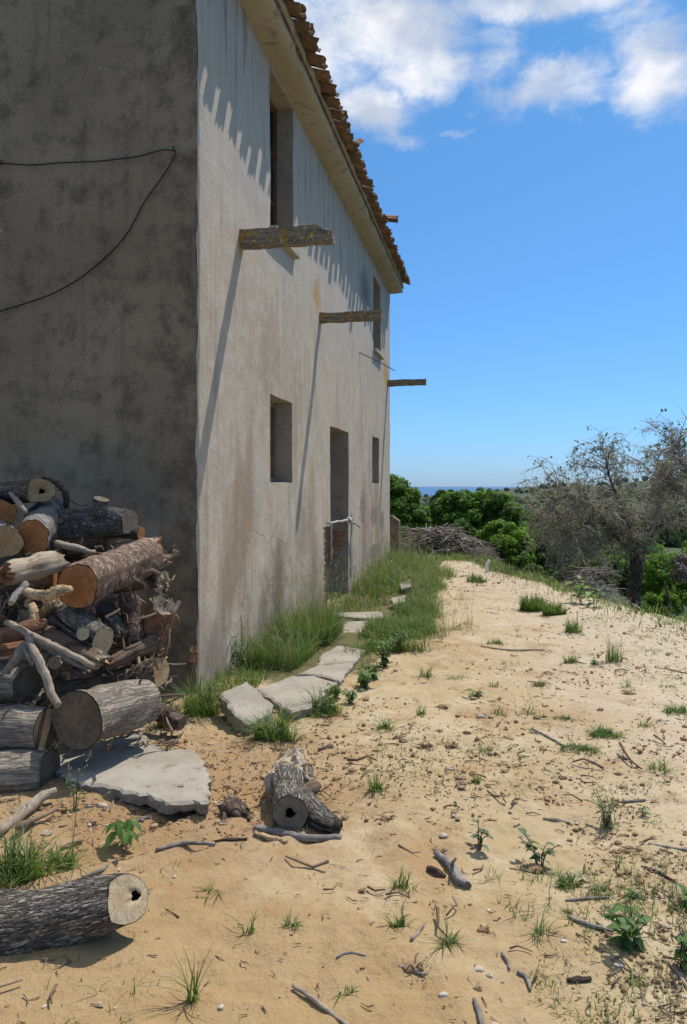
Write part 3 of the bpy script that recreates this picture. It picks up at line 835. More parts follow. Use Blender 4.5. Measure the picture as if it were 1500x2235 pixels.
    # balcony / pergola stubs
    def beam(px, zc, L, w, h, seed, broken, label):
        y = fac_y(px) + w / 2; m = 14
        xs = np.linspace(-.15, L, m); V = []
        for i_, x in enumerate(xs):
            for (a, c) in [(-1, -1), (0, -1.04), (1, -1), (1.03, 0), (1, 1), (.35, 1.0), (-.3, .98), (-1, 1), (-1.02, 0)]:
                jy = .05 * fbm(np.array([x * 9 + a * 3.3]), np.array([c * 2.7 + seed]), 41, 3)[0] * w * 5
                zt = zc + h / 2 * c + .03 * fbm(np.array([x * 11 + a * 2]), np.array([c * 5. + seed * 2]), 43, 3)[0]
                xx = x
                if broken and c > .5 and x > L - .13: zt -= .045 * (1 if a < .5 else .2); 
                if broken and i_ == m - 1: xx = x - (.07 if c > .5 else .0) - .02 * rnd.random()
                V.append((xx, y + w / 2 * a + jy, zt))
        V = np.array(V); k = 9
        i = np.arange(m - 1)[:, None] * k; j = np.arange(k)[None, :]; j2 = (j + 1) % k
        Q = np.stack([i + j, i + j2, i + k + j2, i + k + j], -1).reshape(-1, 4).tolist() + [[(m - 1) * k + q for q in range(k)]]
        o = mk('beam', V, Q, M['beam'], root, loc=(0, y, zc), smooth=False); o['label'] = label
    beam(522, 3.755, .84, .105, .15, 1, True, 'nearest lichen-covered timber beam with a broken end')
    beam(698, 3.74, .80, .11, .118, 2, False, 'middle timber beam stub with a long split along it')
    beam(846, 3.74, .81, .11, .125, 3, False, 'farthest timber beam stub against the sky')
    # windows: frame, panes, glazing bars, sill
    for k, (y0, y1, z0, z1, d, kind) in enumerate(OP[:4]):
        fm = M['frame'] if k != 0 else M['greyframe']
        mb = MB(); t = .055; x0, x1 = -.245, -.185
        V, Q = box(x0, y0, z0, x1, y0 + t, z1); mb.add(V, Q)
        V, Q = box(x0, y1 - t, z0, x1, y1, z1); mb.add(V, Q)
        V, Q = box(x0, y0 + t, z0, x1, y1 - t, z0 + t); mb.add(V, Q)
        V, Q = box(x0, y0 + t, z1 - t, x1, y1 - t, z1); mb.add(V, Q)
        fr = mb.build('window', fm, root, smooth=False)
        ym = (y0 + y1) / 2
        if k == 0:      # closed board shutters
            nb = 6; w = (y1 - y0 - 2 * t) / nb
            for q in range(nb):
                V, Q = box(x0 + .012 + .004 * (q % 2), y0 + t + q * w + .003, z0 + t, x0 + .036 + .004 * (q % 2), y0 + t + (q + 1) * w - .003, z1 - t)
                mk('plank', V, Q, M['frame'], fr, smooth=False)
        else:
            bars = MB()
            V, Q = box(x0 + .008, ym - .02, z0 + t, x1 - .012, ym + .02, z1 - t); bars.add(V, Q)
            for q in range(1, 3):
                zc = z0 + (z1 - z0) * q / 3
                V, Q = box(x0 + .012, y0 + t, zc - .012, x1 - .018, ym - .02, zc + .012); bars.add(V, Q)
                V, Q = box(x0 + .012, ym + .02, zc - .012, x1 - .018, y1 - t, zc + .012); bars.add(V, Q)
            bars.build('glazing_bar', fm, fr, smooth=False)
            for q in range(3):
                za = z0 + (z1 - z0) * q / 3 + .013 if q else z0 + t; zb = z0 + (z1 - z0) * (q + 1) / 3 - .013 if q < 2 else z1 - t
                for (ya, yb) in ((y0 + t, ym - .02), (ym + .02, y1 - t)):
                    V, Q = box(x0 + .02, ya, za, x0 + .026, yb, zb); mk('pane', V, Q, M['glass'], fr, smooth=False)
        if k >= 2:
            V, Q = box(-.18, y0 - .03, z0 - .055, .075, y1 + .05, z0 + .002)
            V = V + .006 * rng.normal(size=V.shape) * .5
            mk('sill', V, Q, M['cornice'], root, smooth=False)
    # door lining far back: an old dark plank door standing open is not seen, only the jamb; bricks show where render fell off
    y1 = OP[4][1]
    def brick(cx, cy, cz, sx, sy, sz, j=.004, mt='brick'):
        V, Q = box(-sx / 2, -sy / 2, -sz / 2, sx / 2, sy / 2, sz / 2)
        V = V + rng.normal(size=V.shape) * j
        o = mk('brick', V + (cx, cy, cz), Q, M[mt], root, loc=(cx, cy, cz), smooth=False)
    # far jamb (faces the camera): courses between z .55 and 1.0
    for c in range(7):
        z = .47 + c * .075; off = (c % 2) * .12
        for q in range(3):
            x = -.40 + off * .5 + q * .20
            if x > .0 - .07 or (c, q) in ((0, 0), (0, 2), (1, 1), (5, 2), (3, 0), (6, 1)): continue
            brick(x, y1 - .004, z, .185, .022, .058, .003)
    # near jamb's broken edge, seen in the plane of the facade
    for c in range(16):
        z = -.08 + c * .071
        w_ = dyj - dy0; brick(-.075 - .012 * rnd.random(), dy0 + w_ * .5 + .012 * rnd.normalvariate(0, 1), z, .13, w_ * rnd.uniform(.9, 1.04), .056, .005)
    V, Q = box(-.15, dy0 - .02, -.5, -.03, dyj - .012, 1.05); mk('mortar_backing', V, Q, M['cornice'], root, smooth=False)
    # single corner brick showing at the foot of the gable
    for (z, w) in ((.285, .05), (.355, .035)):
        brick(-.045, -.002, z, .06, w * .3, .055, .003)
    # low brick stub wall built on to the far corner
    return root, OP, dyj

house, OPEN, DOOR_Y0 = build_house()

def W3(x, y, z): return house_pt(x, y, z)

def tube_obj(name, pts, rad, m_, label=None, cat=None, group=None, n=7, wob=.1, sm=5, seed=0, parent=None):
    P = smooth_path(pts, sm); r = np.interp(np.linspace(0, 1, len(P)), np.linspace(0, 1, len(np.atleast_1d(rad))), np.atleast_1d(rad))
    V, F_, uv = tube(P, r, n, wob, seed)
    o = mk(name, V, F_, m_, parent, loc=P.mean(0) if parent is None else np.array(parent.location), uv=uv)
    return tag(o, label, cat, group)

# things fixed to the house
def gable_pt(px, v, off=.02):
    u = (px - 750) / F
    t = (-HC[0] * -1 - 0) if False else (HC[0] - u * HC[1]) / (NV[0] - u * NV[1] * 1.0) * 1.0
    # point = HC - NV * t ; solve x = u*y
    t = (HC[0] - u * HC[1]) / (NV[0] - u * NV[1])
    w = HC - NV * t - AV * off
    return np.array((w[0], w[1], EYE - (v - HZ) / F * w[1]))

cab = [(-120, 362), (2, 357), (70, 360), (140, 355), (215, 352), (260, 347), (300, 342), (345, 330), (362, 327), (384, 330), (383, 340),
       (372, 362), (350, 395), (318, 440), (298, 478), (278, 512), (245, 550), (200, 590), (160, 618), (100, 648), (0, 680), (-90, 705)]
tube_obj('cable', [gable_pt(a, b, .016) for a, b in cab], .0048, M['cable'], 'thin black cable drooping in a loop across the dark gable wall', 'cable', wob=0, sm=5, n=6)
tube_obj('hook', [gable_pt(382, 331, -.02), gable_pt(383, 326, .03), gable_pt(382, 319, .035)], .006, M['rust'], 'small rusty hook holding up the cable on the gable wall', 'hook', wob=0)
tube_obj('hook', [gable_pt(6, 359, -.02), gable_pt(5, 354, .03), gable_pt(9, 350, .035), gable_pt(12, 356, .03), gable_pt(7, 360, .03)], .005, M['rust'], 'small curled hook holding the cable by the pale patch of render', 'hook', wob=0)
y = fac_y(784)
wa, wb = W3(-.02, y, fac_z(784, 768)), PX(862, 809, 14.0)
tube_obj('wire', [wa, wa * .5 + wb * .5 + (0, 0, .012), wb], .008, M['rust'],
         'thin rusty wire sticking out of the wall below the far upper window', 'wire', wob=0)
# rail and rope across the doorway
ya, yb = DOOR_Y0 - .02, OPEN[4][1]
za, zb = 1.085, 1.06
rope = empty('rope', W3(.03, (ya + yb) / 2, 1.0).tolist(), 'grey-white rope tied across the doorway with hanging tails', 'rope')
def rp(name, pts, r, seed=0):
    P = smooth_path(pts, 6); P = P + .004 * rng.normal(size=P.shape); V, F_, uv = tube(P, r, 6, .25, seed)
    return mk(name, V - np.array(rope.location), F_, M['rope'], rope, uv=uv)
rp('crosspiece', [W3(.03, ya - .05, za), W3(.045, (ya + yb) / 2, za - .012), W3(.04, yb + .06, zb)], .017)
rp('tail', [W3(.05, yb - .25, zb), W3(.10, yb + .12, zb - .07), W3(.12, yb + .30, zb - .12), W3(.10, yb + .42, zb - .14)], .013, 2)
rp('tail', [W3(.05, yb - .12, zb), W3(.06, yb - .05, zb - .12), W3(.035, yb + .02, zb - .3), W3(.03, yb + .03, zb - .9)], .010, 3)
rp('tail', [W3(.04, ya + .06, za), W3(.045, ya + .07, za - .25), W3(.04, ya + .10, za - .5)], .016, 4)
kn = [W3(.06, yb - .28, zb + .03), W3(.075, yb - .22, zb), W3(.06, yb - .2, zb - .035), W3(.02, yb - .25, zb - .03), W3(.02, yb - .3, zb + .02), W3(.07, yb - .24, zb + .035)]
rp('knot', kn, .014, 5)

# stub wall at the far corner
mb = MB(); st = empty('low_wall', W3(0, HL + .5, 0).tolist(), 'short mossy brick wall stub beyond the far corner of the house', 'wall')
def stubpt(x, y, z): return W3(x, y, z) - np.array(st.location)
ysb = HL + .38
prof = [(-1.6, -.4), (-1.6, .9), (.0, .9), (.15, .79), (.155, -.4)]
V = [stubpt(x, yy_, z) for yy_ in (ysb, ysb + .28) for (x, z) in prof]
k = len(prof)
mk('core', V, [list(range(k)), list(range(k, 2 * k))[::-1]] + [(i, k + i, k + (i + 1) % k, (i + 1) % k) for i in range(k)], M['gable'], st, smooth=False)
for c in range(9):
    for q in range(2):
        x = .06 - q * .22 - (c % 2) * .09; z = .02 + c * .082
        if x < -.2 or q == 0 or c % 3 == 1: continue
        V, Q = box(-.095, -.012, -.031, .095, .012, .031)
        V = V + rng.normal(size=V.shape) * .003
        V = np.array([stubpt(x + a[0] * .9, ysb + a[1], z + a[2]) for a in V])
        mk('brick', V, Q, M['brick'], st, smooth=False)

# ------------------------------------------------------------------ logs, sticks, slabs
def cut_disc(P, nrm_pts, holefrac=0, depth=.14, seed=0, axis=None, hole_off=(0, 0)):
    """face built from the end ring (n,3): rings towards the centre, optional hole"""
    ring = np.asarray(nrm_pts); n = len(ring); c = ring.mean(0)
    a = ring[0] - c; ra = np.linalg.norm(a); a = a / ra
    nn = np.cross(ring[0] - c, ring[n // 4] - c); nn /= np.linalg.norm(nn); bvec = np.cross(nn, a)
    if axis is not None and nn.dot(axis) < 0: nn = -nn
    V = []; U = []; Fl = []
    fr = [.965, .7, .45] + ([holefrac] if holefrac else [.2])
    hc = c + ra * (a * hole_off[0] + bvec * hole_off[1])
    g = np.random.default_rng(seed)
    for k, f in enumerate(fr):
        wob = 1 + (.22 * np.array([math.sin(3 * q * 6.28 / n + seed) * .6 + math.sin(5 * q * 6.28 / n + 2 * seed) * .5 for q in range(n)]) if (holefrac and k == 3) else 0)
        ctr = c * (1 - k / 3) + hc * (k / 3)
        R_ = (ring - c) * (np.broadcast_to(wob, (n,)) * f)[:, None]
        V.append(ctr + R_ + nn * (.002 + .0008 * g.normal(size=n)[:, None] * (k > 0)))
    if holefrac:
        V.append(V[-1] - nn * depth + (hc - V[-1]) * .25)
        for q in range(5): pass
    m = len(V)
    for k in range(m - 1):
        for q in range(n):
            Fl.append((k * n + q, k * n + (q + 1) % n, (k + 1) * n + (q + 1) % n, (k + 1) * n + q))
    mi = [0] * (n * 3) + ([1] * n if holefrac else [])
    Fl.append([(m - 1) * n + q for q in range(n)]); mi.append(1 if holefrac else 0)
    V = np.concatenate(V); U = np.stack([(V - c).dot(a), (V - c).dot(bvec)], -1) / ra
    return V, Fl, U, mi

def log(label, p0, p1, r0, r1, bark, cut0='cut_dark', cut1=None, bend=None, e0='cut', e1='cut', n0=None, n1=None, wob=.34, seed=0, hole0=0,
        hole_off=(0, 0), group='logs piled against the gable wall', n=26, flat=None, cat='log', ridge=.0):
    p0 = np.asarray(p0, float); p1 = np.asarray(p1, float)
    mid = (p0 + p1) / 2 if bend is None else np.asarray(bend, float)
    L = np.linalg.norm(p1 - p0)
    P = smooth_path([p0, mid, p1], max(4, int(L / .045))); k = len(P)
    rad = np.interp(np.linspace(0, 1, k), [0, 1], [r0, r1]) * (1 + .05 * np.sin(np.linspace(0, 1, k) * 9 + seed))
    T, A, B = frames(P)
    V, F_, uv = tube(P, rad, n, wob, seed, freq=1.1, cap=False, shift0=n0, shift1=n1)
    # bark relief
    an = np.tile(np.arange(n) * 2 * math.pi / n, k); s = uv[:, 0]
    rel = fbm(np.cos(an) * 3.2 + s * 7 + seed, np.sin(an) * 3.2 + s * 3, seed + 5, 4) * 2 * .085
    if ridge: rel = rel + ridge * (np.abs(fbm(an * 4.5, s * 5 + seed, seed + 9, 3)) * 2 - .3)
    body = np.repeat(P, n, 0)
    ringid = np.repeat(np.arange(k), n)
    amp = np.where((ringid == 0) | (ringid == k - 1), .3, 1.0)
    V = V + (V - body) * (rel * amp)[:, None]
    uvs = uv.copy(); uvs[:, 1] = uv[:, 1]
    rg = np.random.default_rng(seed + 77)
    caps = []
    for side, e, idx in ((0, e0, 0), (1, e1, k - 1)):
        ring = V[idx * n:(idx + 1) * n]; ax = -T[0] if side == 0 else T[-1]
        if e == 'torn':
            j = rg.random(n) ** 2 * r0 * 1.1
            j = j * (np.arange(n) % 2 * .8 + .35)
            V[idx * n:(idx + 1) * n] = ring + ax * j[:, None] - (ring - P[idx]) * .1
            ring = V[idx * n:(idx + 1) * n]
        caps.append((side, e, ring.copy(), ax))
    o = mk('log', V, F_, M[bark], loc=(p0 + p1) / 2, uv=uvs)
    tag(o, label, cat, group)
    for (side, e, ring, ax) in caps:
        cm = cut0 if side == 0 else (cut1 or cut0)
        if e == 'torn':
            c = ring.mean(0); V2 = [ring, c + (ring - c) * .72 + ax * (rg.random((n, 1)) - .35) * r0 * .8, c + (ring - c) * .4 + ax * (rg.random((n, 1)) - .5) * r0 * 1.3, c + (ring - c) * .12 + ax * (rg.random((n, 1)) - .6) * r0]
            V2 = np.concatenate(V2); Fl = [(q_ * n + q, q_ * n + (q + 1) % n, (q_ + 1) * n + (q + 1) % n, (q_ + 1) * n + q) for q_ in range(3) for q in range(n)]
            Fl.append([3 * n + q for q in range(n)])
            uv2 = np.stack([rg.random(len(V2)) * .2, np.tile(np.arange(n) / n, 4)], -1)
            mk('torn_end', V2 - np.array(o.location), Fl, M[cm], o, uv=uv2, smooth=False)
        elif e == 'cut':
            h = hole0 if side == 0 else 0
            V2, Fl, U, mi = cut_disc(None, ring, h, seed=seed, axis=ax, hole_off=hole_off)
            mk('cut_face', V2 - np.array(o.location), Fl, [M[cm], M['black']], o, uv=U, mi=mi, smooth=True)
    return o

def stub(o, p, d, L, r, bark, cut, seed=0):
    """short knot / branch stub as a part of a log"""
    p = np.asarray(p, float); d = np.asarray(d, float); d /= np.linalg.norm(d)
    V, F_, uv = tube(smooth_path([p, p + d * L * .5, p + d * L], 4), r, 12, .12, seed, cap=False)
    b = mk('branch_stub', V - np.array(o.location), F_, M[bark], o, uv=uv)
    V2, Fl, U, mi = cut_disc(None, V[-12:], 0, seed=seed, axis=d)
    mk('cut_face', V2 - np.array(o.location), Fl, [M[cut], M['black']], b, uv=U, mi=mi, smooth=False)

def stick(label, pts, r, m_, group='branches on the woodpile', cat='branch', seed=0, wob=.25, n=9, cut=None, name='branch'):
    r = np.atleast_1d(r)
    P = smooth_path(pts, 6)
    P = P + .12 * r.mean() * rng.normal(size=P.shape)
    rr = np.interp(np.linspace(0, 1, len(P)), np.linspace(0, 1, len(r)), r)
    V, F_, uv = tube(P, rr, n, wob, seed, cap=True)
    o = mk(name, V, F_, M[m_], loc=P.mean(0), uv=uv); tag(o, label, cat, group)
    if cut:
        for ring, ax in ((V[:n], P[0] - P[1]), (V[-n:], P[-1] - P[-2])):
            V2, Fl, U, mi = cut_disc(None, ring, 0, seed=seed, axis=ax); mk('cut_face', V2 - np.array(o.location), Fl, [M[cut], M['black']], o, uv=U, mi=mi, smooth=False)
    return o

G2 = 'loose wood on the ground in front of the pile'
# --- the pile, top to bottom
log('short log with a dark hole in its yellow end, topmost on the pile', PX(87, 1068, 5.15), PX(-70, 1090, 5.55), .082, .085, 'bark_grey', 'cut_yellow', n0=(.55, -1, .15), hole0=.2, hole_off=(.1, .1), seed=1)
log('log with an orange end at the left edge under the topmost log', PX(6, 1122, 4.95), PX(-60, 1098, 5.5), .088, .09, 'bark_grey', 'cut_orange', n0=(.5, -1, .1), seed=2)
log('smooth grey log with a round orange end, below the topmost log', PX(74, 1172, 4.85), PX(108, 1108, 5.5), .104, .098, 'bark_smooth', 'cut_orange', n0=(.0, -1, -.1), seed=3)
log('smooth grey log with a dull tan end at the left edge of the pile', PX(8, 1186, 4.75), PX(-40, 1150, 5.4), .098, .10, 'bark_smooth', 'cut_yellow', n0=(.35, -1, -.05), seed=4)
lf = log('dark log spotted with pale lichen lying across the top of the pile', PX(280, 1138, 5.35), PX(132, 1146, 5.3), .095, .108, 'bark_lichen', 'cut_grey', n0=(1, -.45, 0), seed=5)
stub(lf, PX(214, 1120, 5.25), (.3, -.2, 1), .10, .055, 'bark_lichen', 'cut_grey', 3)
stub(lf, PX(141, 1137, 5.24), (-.2, -1, .1), .05, .02, 'bark_lichen', 'cut_yellow', 4)
log('thin reddish log end behind the lichened log', PX(308, 1165, 5.5), PX(230, 1158, 5.6), .045, .05, 'bark_lichen', 'cut_orange', n0=(1, -.3, 0), seed=6)
lh = log('large brown log with an orange sawn end pointing at the camera', PX(168, 1276, 4.55), PX(325, 1212, 5.15), .132, .122, 'bark_brown', 'cut_orange', 'split_red', e1='torn', n0=(-.22, -1, -.12), wob=.22, seed=7)
log('broken splintered log at the left below the smooth grey logs', PX(20, 1250, 4.62), PX(120, 1226, 4.9), .07, .078, 'split_pale', 'split_red', 'split_brown', e0='torn', e1='torn', seed=8, wob=.3, ridge=.16)
ll = log('knotty grey log with a sawn-off side branch in the middle of the pile', PX(118, 1325, 4.85), PX(222, 1400, 4.5), .092, .088, 'bark_furrow', 'cut_yellow', 'cut_pale', n1=(.85, -.5, -.2), seed=9, ridge=.06)
stub(ll, PX(190, 1386, 4.52), (.05, -1, .25), .085, .038, 'bark_furrow', 'cut_pale', 6)
log('torn reddish log end with ragged fibres, rightmost in the pile', PX(322, 1412, 4.95), PX(358, 1330, 4.9), .085, .095, 'split_red', 'split_red', 'split_pale', e0='torn', e1='torn', seed=10, wob=.35, ridge=.2)
log('upright torn root with hanging fibres beside the rightmost torn log', PX(299, 1436, 4.8), PX(283, 1312, 4.85), .055, .075, 'root', 'split_red', 'split_brown', e0='torn', e1='torn', seed=11, wob=.3, ridge=.15)
log('ragged bark chunk under the torn end of the large brown log', PX(302, 1236, 5.2), PX(352, 1268, 5.15), .05, .072, 'bark_furrow', 'split_red', 'split_pale', e1='torn', seed=12, wob=.35, ridge=.2)
log('long brown split log with a yellow end, above the hollow log', PX(345, 1468, 4.78), PX(115, 1512, 4.62), .082, .06, 'split_brown', 'cut_yellow', n0=(.6, -1, .1), seed=13, wob=.3, ridge=.14)
log('short dark log with a round pale end facing the camera', PX(120, 1447, 4.3), PX(150, 1425, 4.9), .034, .036, 'bark_smooth', 'cut_grey', n0=(0, -1, 0), seed=14, group=None)
lt = log('large weathered hollow-faced log lying on the broken slab', PX(168, 1573, 4.12), PX(318, 1530, 4.62), .152, .128, 'bark_old', 'cut_dark', 'cut_grey', n0=(-.30, -1, .02), seed=15, wob=.1, ridge=.05)
log('thick grey log at the left edge above the bottom logs', PX(62, 1495, 4.45), PX(-80, 1490, 4.55), .105, .11, 'bark_old', 'cut_dark', n0=(1, -.5, 0), seed=16, wob=.25, ridge=.12)
log('short squat grey log left of the hollow log', PX(100, 1592, 4.2), PX(-70, 1590, 4.3), .115, .12, 'bark_old', 'cut_dark', n0=(1, -.25, 0), seed=17, wob=.12, ridge=.06)
log('smooth grey cracked log at the bottom left of the pile', PX(106, 1683, 4.12), PX(-110, 1695, 4.02), .112, .118, 'bark_old', 'cut_dark', n0=(1, -.2, 0), seed=18, wob=.06)
log('brown log half hidden in grass by the foot of the wall', PX(338, 1550, 4.98), PX(398, 1578, 4.9), .052, .048, 'bark_grey', 'cut_grey', seed=19)
log('split plank of red-brown wood on the left of the pile', PX(88, 1380, 4.6), PX(-60, 1410, 4.7), .07, .08, 'split_red', 'split_red', e0='torn', seed=20, wob=.35, ridge=.2)
log('split wedge of pale wood under the long straight branch', PX(212, 1440, 4.42), PX(85, 1382, 4.62), .058, .05, 'split_brown', 'split_pale', e0='torn', seed=21, wob=.3, ridge=.15)
log('small grey log under the orange-ended brown log', PX(232, 1330, 4.85), PX(262, 1378, 4.75), .06, .055, 'bark_lichen', 'cut_grey', e0='torn', e1='torn', seed=22, wob=.3, ridge=.2)
log('thin brown log end deep in the pile right of the round pale end', PX(145, 1475, 4.5), PX(235, 1462, 4.75), .032, .03, 'bark_brown', 'cut_yellow', n0=(-.3, -1, 0), seed=23)
log('jagged split branch low on the right of the pile, ends torn', PX(246, 1446, 4.6), PX(338, 1402, 4.85), .040, .052, 'split_brown', 'split_red', e0='torn', e1='torn', seed=24, wob=.4, ridge=.25)
log('short shattered brown log between the upright root and the wall', PX(318, 1478, 4.85), PX(348, 1440, 4.95), .045, .04, 'split_red', 'split_pale', e0='torn', e1='torn', seed=25, wob=.4, ridge=.25)
log('split red-brown slab of wood at the left edge above the thick grey log', PX(-40, 1432, 4.4), PX(48, 1412, 4.5), .040, .034, 'split_red', 'split_pale', e0='torn', e1='torn', seed=26, wob=.45, ridge=.25)
log('dark rough log wedged under the long brown split log', PX(250, 1492, 4.7), PX(150, 1480, 4.75), .05, .055, 'bark_brown', 'cut_orange', e1='torn', n0=(.8, -.7, 0), seed=27, wob=.4, ridge=.15)
log('rough brown log stub left of the orange sawn end', PX(118, 1262, 4.95), PX(60, 1272, 5.0), .06, .065, 'bark_brown', 'cut_orange', e1='torn', seed=28, wob=.4, ridge=.15)
# logs in the heart of the pile, seen only as dark wood through the gaps
for q, (a, b_, d, r, t) in enumerate([(60, 1290, 5.1, .13, 'bark_grey'), (190, 1390, 5.25, .14, 'bark_grey'), (90, 1440, 5.15, .13, 'bark_old'), (250, 1480, 5.2, .13, 'bark_grey'),
                                      (40, 1230, 5.35, .13, 'bark_smooth'), (230, 1260, 5.55, .13, 'bark_grey'), (60, 1540, 4.85, .14, 'bark_old'), (210, 1340, 5.5, .12, 'bark_brown'), (150, 1200, 5.6, .11, 'bark_grey'), (-60, 1330, 5.1, .16, 'bark_old'), (230, 1530, 5.1, .12, 'bark_old')]):
    log('dark log buried in the middle of the woodpile', PX(a - 95, b_ + 6, d), PX(a + 85, b_ - 6, d + .05), r, r * .95, t, 'cut_dark', seed=30 + q, group='logs buried in the pile')
# --- branches of the pile
stick('dark curved root arching over the right of the topmost log', [PX(95, 1046, 5.45), PX(125, 1055, 5.4), PX(143, 1078, 5.4), PX(146, 1112, 5.45)], (.02, .024, .026, .02), 'root', seed=1)
stick('pale broken stick leaning beside the topmost log', [PX(22, 1075, 5.0), PX(40, 1098, 4.95), PX(58, 1118, 4.9)], (.010, .018, .012), 'stick', seed=2)
stick('short pale branch under the lichened log', [PX(122, 1186, 5.0), PX(160, 1194, 5.0), PX(205, 1207, 5.1)], (.026, .024, .018), 'stick', seed=3, cut='cut_yellow')
stick('thick yellow branch curving towards the orange sawn end', [PX(58, 1293, 4.5), PX(100, 1302, 4.42), PX(128, 1292, 4.38), PX(152, 1286, 4.4)], (.026, .032, .034, .026), 'stick_yellow', seed=4, cut='cut_yellow')
stick('crooked tan branch bending down below the yellow branch', [PX(60, 1312, 4.75), PX(72, 1330, 4.68), PX(76, 1352, 4.65), PX(90, 1366, 4.62), PX(120, 1372, 4.7)], (.024, .026, .024, .02, .012), 'stick_yellow', seed=5)
stick('hooked tan branch between the yellow branch and the knotty log', [PX(84, 1340, 4.8), PX(96, 1336, 4.75), PX(112, 1318, 4.72), PX(118, 1290, 4.8)], (.022, .03, .034, .03), 'stick_yellow', seed=6)
stick('long straight pale branch slanting across the middle of the pile', [PX(14, 1358, 4.5), PX(75, 1390, 4.38), PX(130, 1416, 4.32), PX(205, 1455, 4.28)], (.016, .02, .02, .016), 'stick', seed=7, cut='cut_pale')
stick('pale crooked branch hanging down in front of the pile', [PX(60, 1390, 4.3), PX(82, 1436, 4.18), PX(98, 1470, 4.12), (PX(112, 1510, 4.08)), PX(126, 1540, 4.05)], (.017, .025, .022, .022, .019), 'stick', seed=8, cut='cut_pale')
stick('grey forked branch leaning at the left of the pile', [PX(54, 1405, 4.35), PX(40, 1428, 4.3), PX(14, 1470, 4.3)], (.024, .026, .02), 'stick_grey', seed=9)
stick('short grey twig with a broken tip left of the hanging branch', [PX(52, 1410, 4.28), PX(62, 1432, 4.25), PX(70, 1452, 4.28)], (.012, .014, .008), 'stick_grey', seed=10)
stick('grey stick with a torn white tip at the left of the pile', [PX(58, 1275, 4.6), PX(36, 1298, 4.5), PX(24, 1316, 4.45)], (.022, .022, .018), 'stick_grey', seed=11, cut='cut_pale')
stick('thin dark branch below the long straight branch', [PX(80, 1402, 4.45), PX(130, 1432, 4.4), PX(190, 1462, 4.4)], (.010, .014, .010), 'stick_grey', seed=12)
stick('thin hanging strip of orange bark on the right of the pile', [PX(300, 1424, 4.72), PX(304, 1448, 4.68), PX(309, 1467, 4.68)], (.006, .012, .004), 'stick_yellow', seed=13)
stick('thin white twig reaching right from the pile along the wall', [PX(345, 1446, 4.95), PX(375, 1450, 4.95), PX(405, 1449, 5.0)], (.006, .005, .003), 'stick', seed=14, wob=0)
stick('thin pale branch behind the lichened log', [PX(150, 1090, 5.62), PX(180, 1103, 5.6), PX(205, 1092, 5.6)], (.008, .007, .004), 'stick_grey', seed=15)
for q in range(9):   # ragged fibres hanging from the torn wood
    a, b_ = [(290, 1265), (282, 1280), (296, 1290), (352, 1360), (345, 1390), (300, 1400), (330, 1425), (362, 1345), (270, 1330)][q]
    stick('thin ragged root fibre hanging from the torn wood', [PX(a, b_, 4.78), PX(a + rnd.uniform(-8, 8), b_ + 20, 4.74), PX(a + rnd.uniform(-12, 12), b_ + 46, 4.76)], (.004, .003, .0015), 'root', seed=40 + q, group='root fibres hanging in the pile', cat='root fibre', name='root_fibre', n=5)

# --- wood lying in front
log('curved furrowed log with a pale hollow sawn end, lying in the foreground', PX(275, 1964, 2.70), PX(-190, 2040, 2.74), .082, .138, 'bark_furrow', 'cut_pale', n0=(.72, -.5, .46), bend=PX(70, 2014, 2.74), hole0=.2, hole_off=(.42, .1), seed=50, wob=.07, n=44, ridge=.045, group=None)
fk = log('hollow forked log with a dark hole in its front end, on the sand', PX(632, 1778, 3.60), PX(628, 1704, 3.98), .080, .092, 'bark_furrow', 'cut_grey', 'split_pale', e1='torn', n0=(-.08, -1, .12), hole0=.27, hole_off=(0, -.05), seed=51, wob=.18, n=34, ridge=.06, group=None)
P = smooth_path([PX(640, 1745, 3.80), PX(672, 1765, 3.70), PX(705, 1790, 3.62), PX(736, 1806, 3.55)], 6)
V, F_, uv = tube(P, np.linspace(.085, .035, len(P)), 22, .25, 3)
mk('side_branch', V - np.array(fk.location), F_, M['bark_furrow'], fk, uv=uv)
P = smooth_path([PX(625, 1725, 3.95), PX(632, 1700, 4.05), PX(640, 1672, 4.2)], 6)
V, F_, uv = tube(P, np.linspace(.105, .085, len(P)), 22, .45, 8); V += .012 * rng.normal(size=V.shape)
mk('broken_top', V - np.array(fk.location), F_, M['split_pale'], fk, uv=uv, smooth=False)
P = smooth_path([PX(655, 1735, 3.86), PX(672, 1726, 3.9), PX(690, 1716, 3.98)], 5)
V, F_, uv = tube(P, np.linspace(.05, .03, len(P)), 16, .4, 9)
mk('side_branch', V - np.array(fk.location), F_, M['split_brown'], fk, uv=uv)
ch = log('dark knobbly root chunk left of the hollow forked log', PX(500, 1762, 3.86), PX(530, 1782, 3.80), .05, .045, 'root', 'split_pale', 'split_brown', e0='torn', e1='torn', seed=52, wob=.5, ridge=.3, group=None, cat='root chunk')
for q, (a, b_) in enumerate([((490, 1770), (487, 1795)), ((512, 1775), (522, 1798)), ((530, 1772), (545, 1790))]):
    P = smooth_path([PX(*a, 3.84), PX((a[0] + b_[0]) / 2 + 3, (a[1] + b_[1]) / 2, 3.78), PX(*b_, 3.74)], 4); V, F_, uv = tube(P, np.linspace(.018, .008, len(P)), 8, .3, q)
    mk('root_stub', V - np.array(ch.location), F_, M['split_brown'], ch, uv=uv)
def gpts(pts, r): return [PGr(a, b_, r * .8) for a, b_ in pts]
stick('long grey pole lying in front of the hollow forked log', gpts([(556, 1806), (610, 1817), (670, 1829), (746, 1828)], .016), (.014, .018, .017, .012), 'stick_grey', G2, 'pole', 20, .15, name='pole')
stick('short brown stick tucked under the grey pole', gpts([(555, 1818), (590, 1829), (625, 1838)], .012), (.010, .014, .010), 'stick_yellow', G2, 'stick', 21, name='stick')
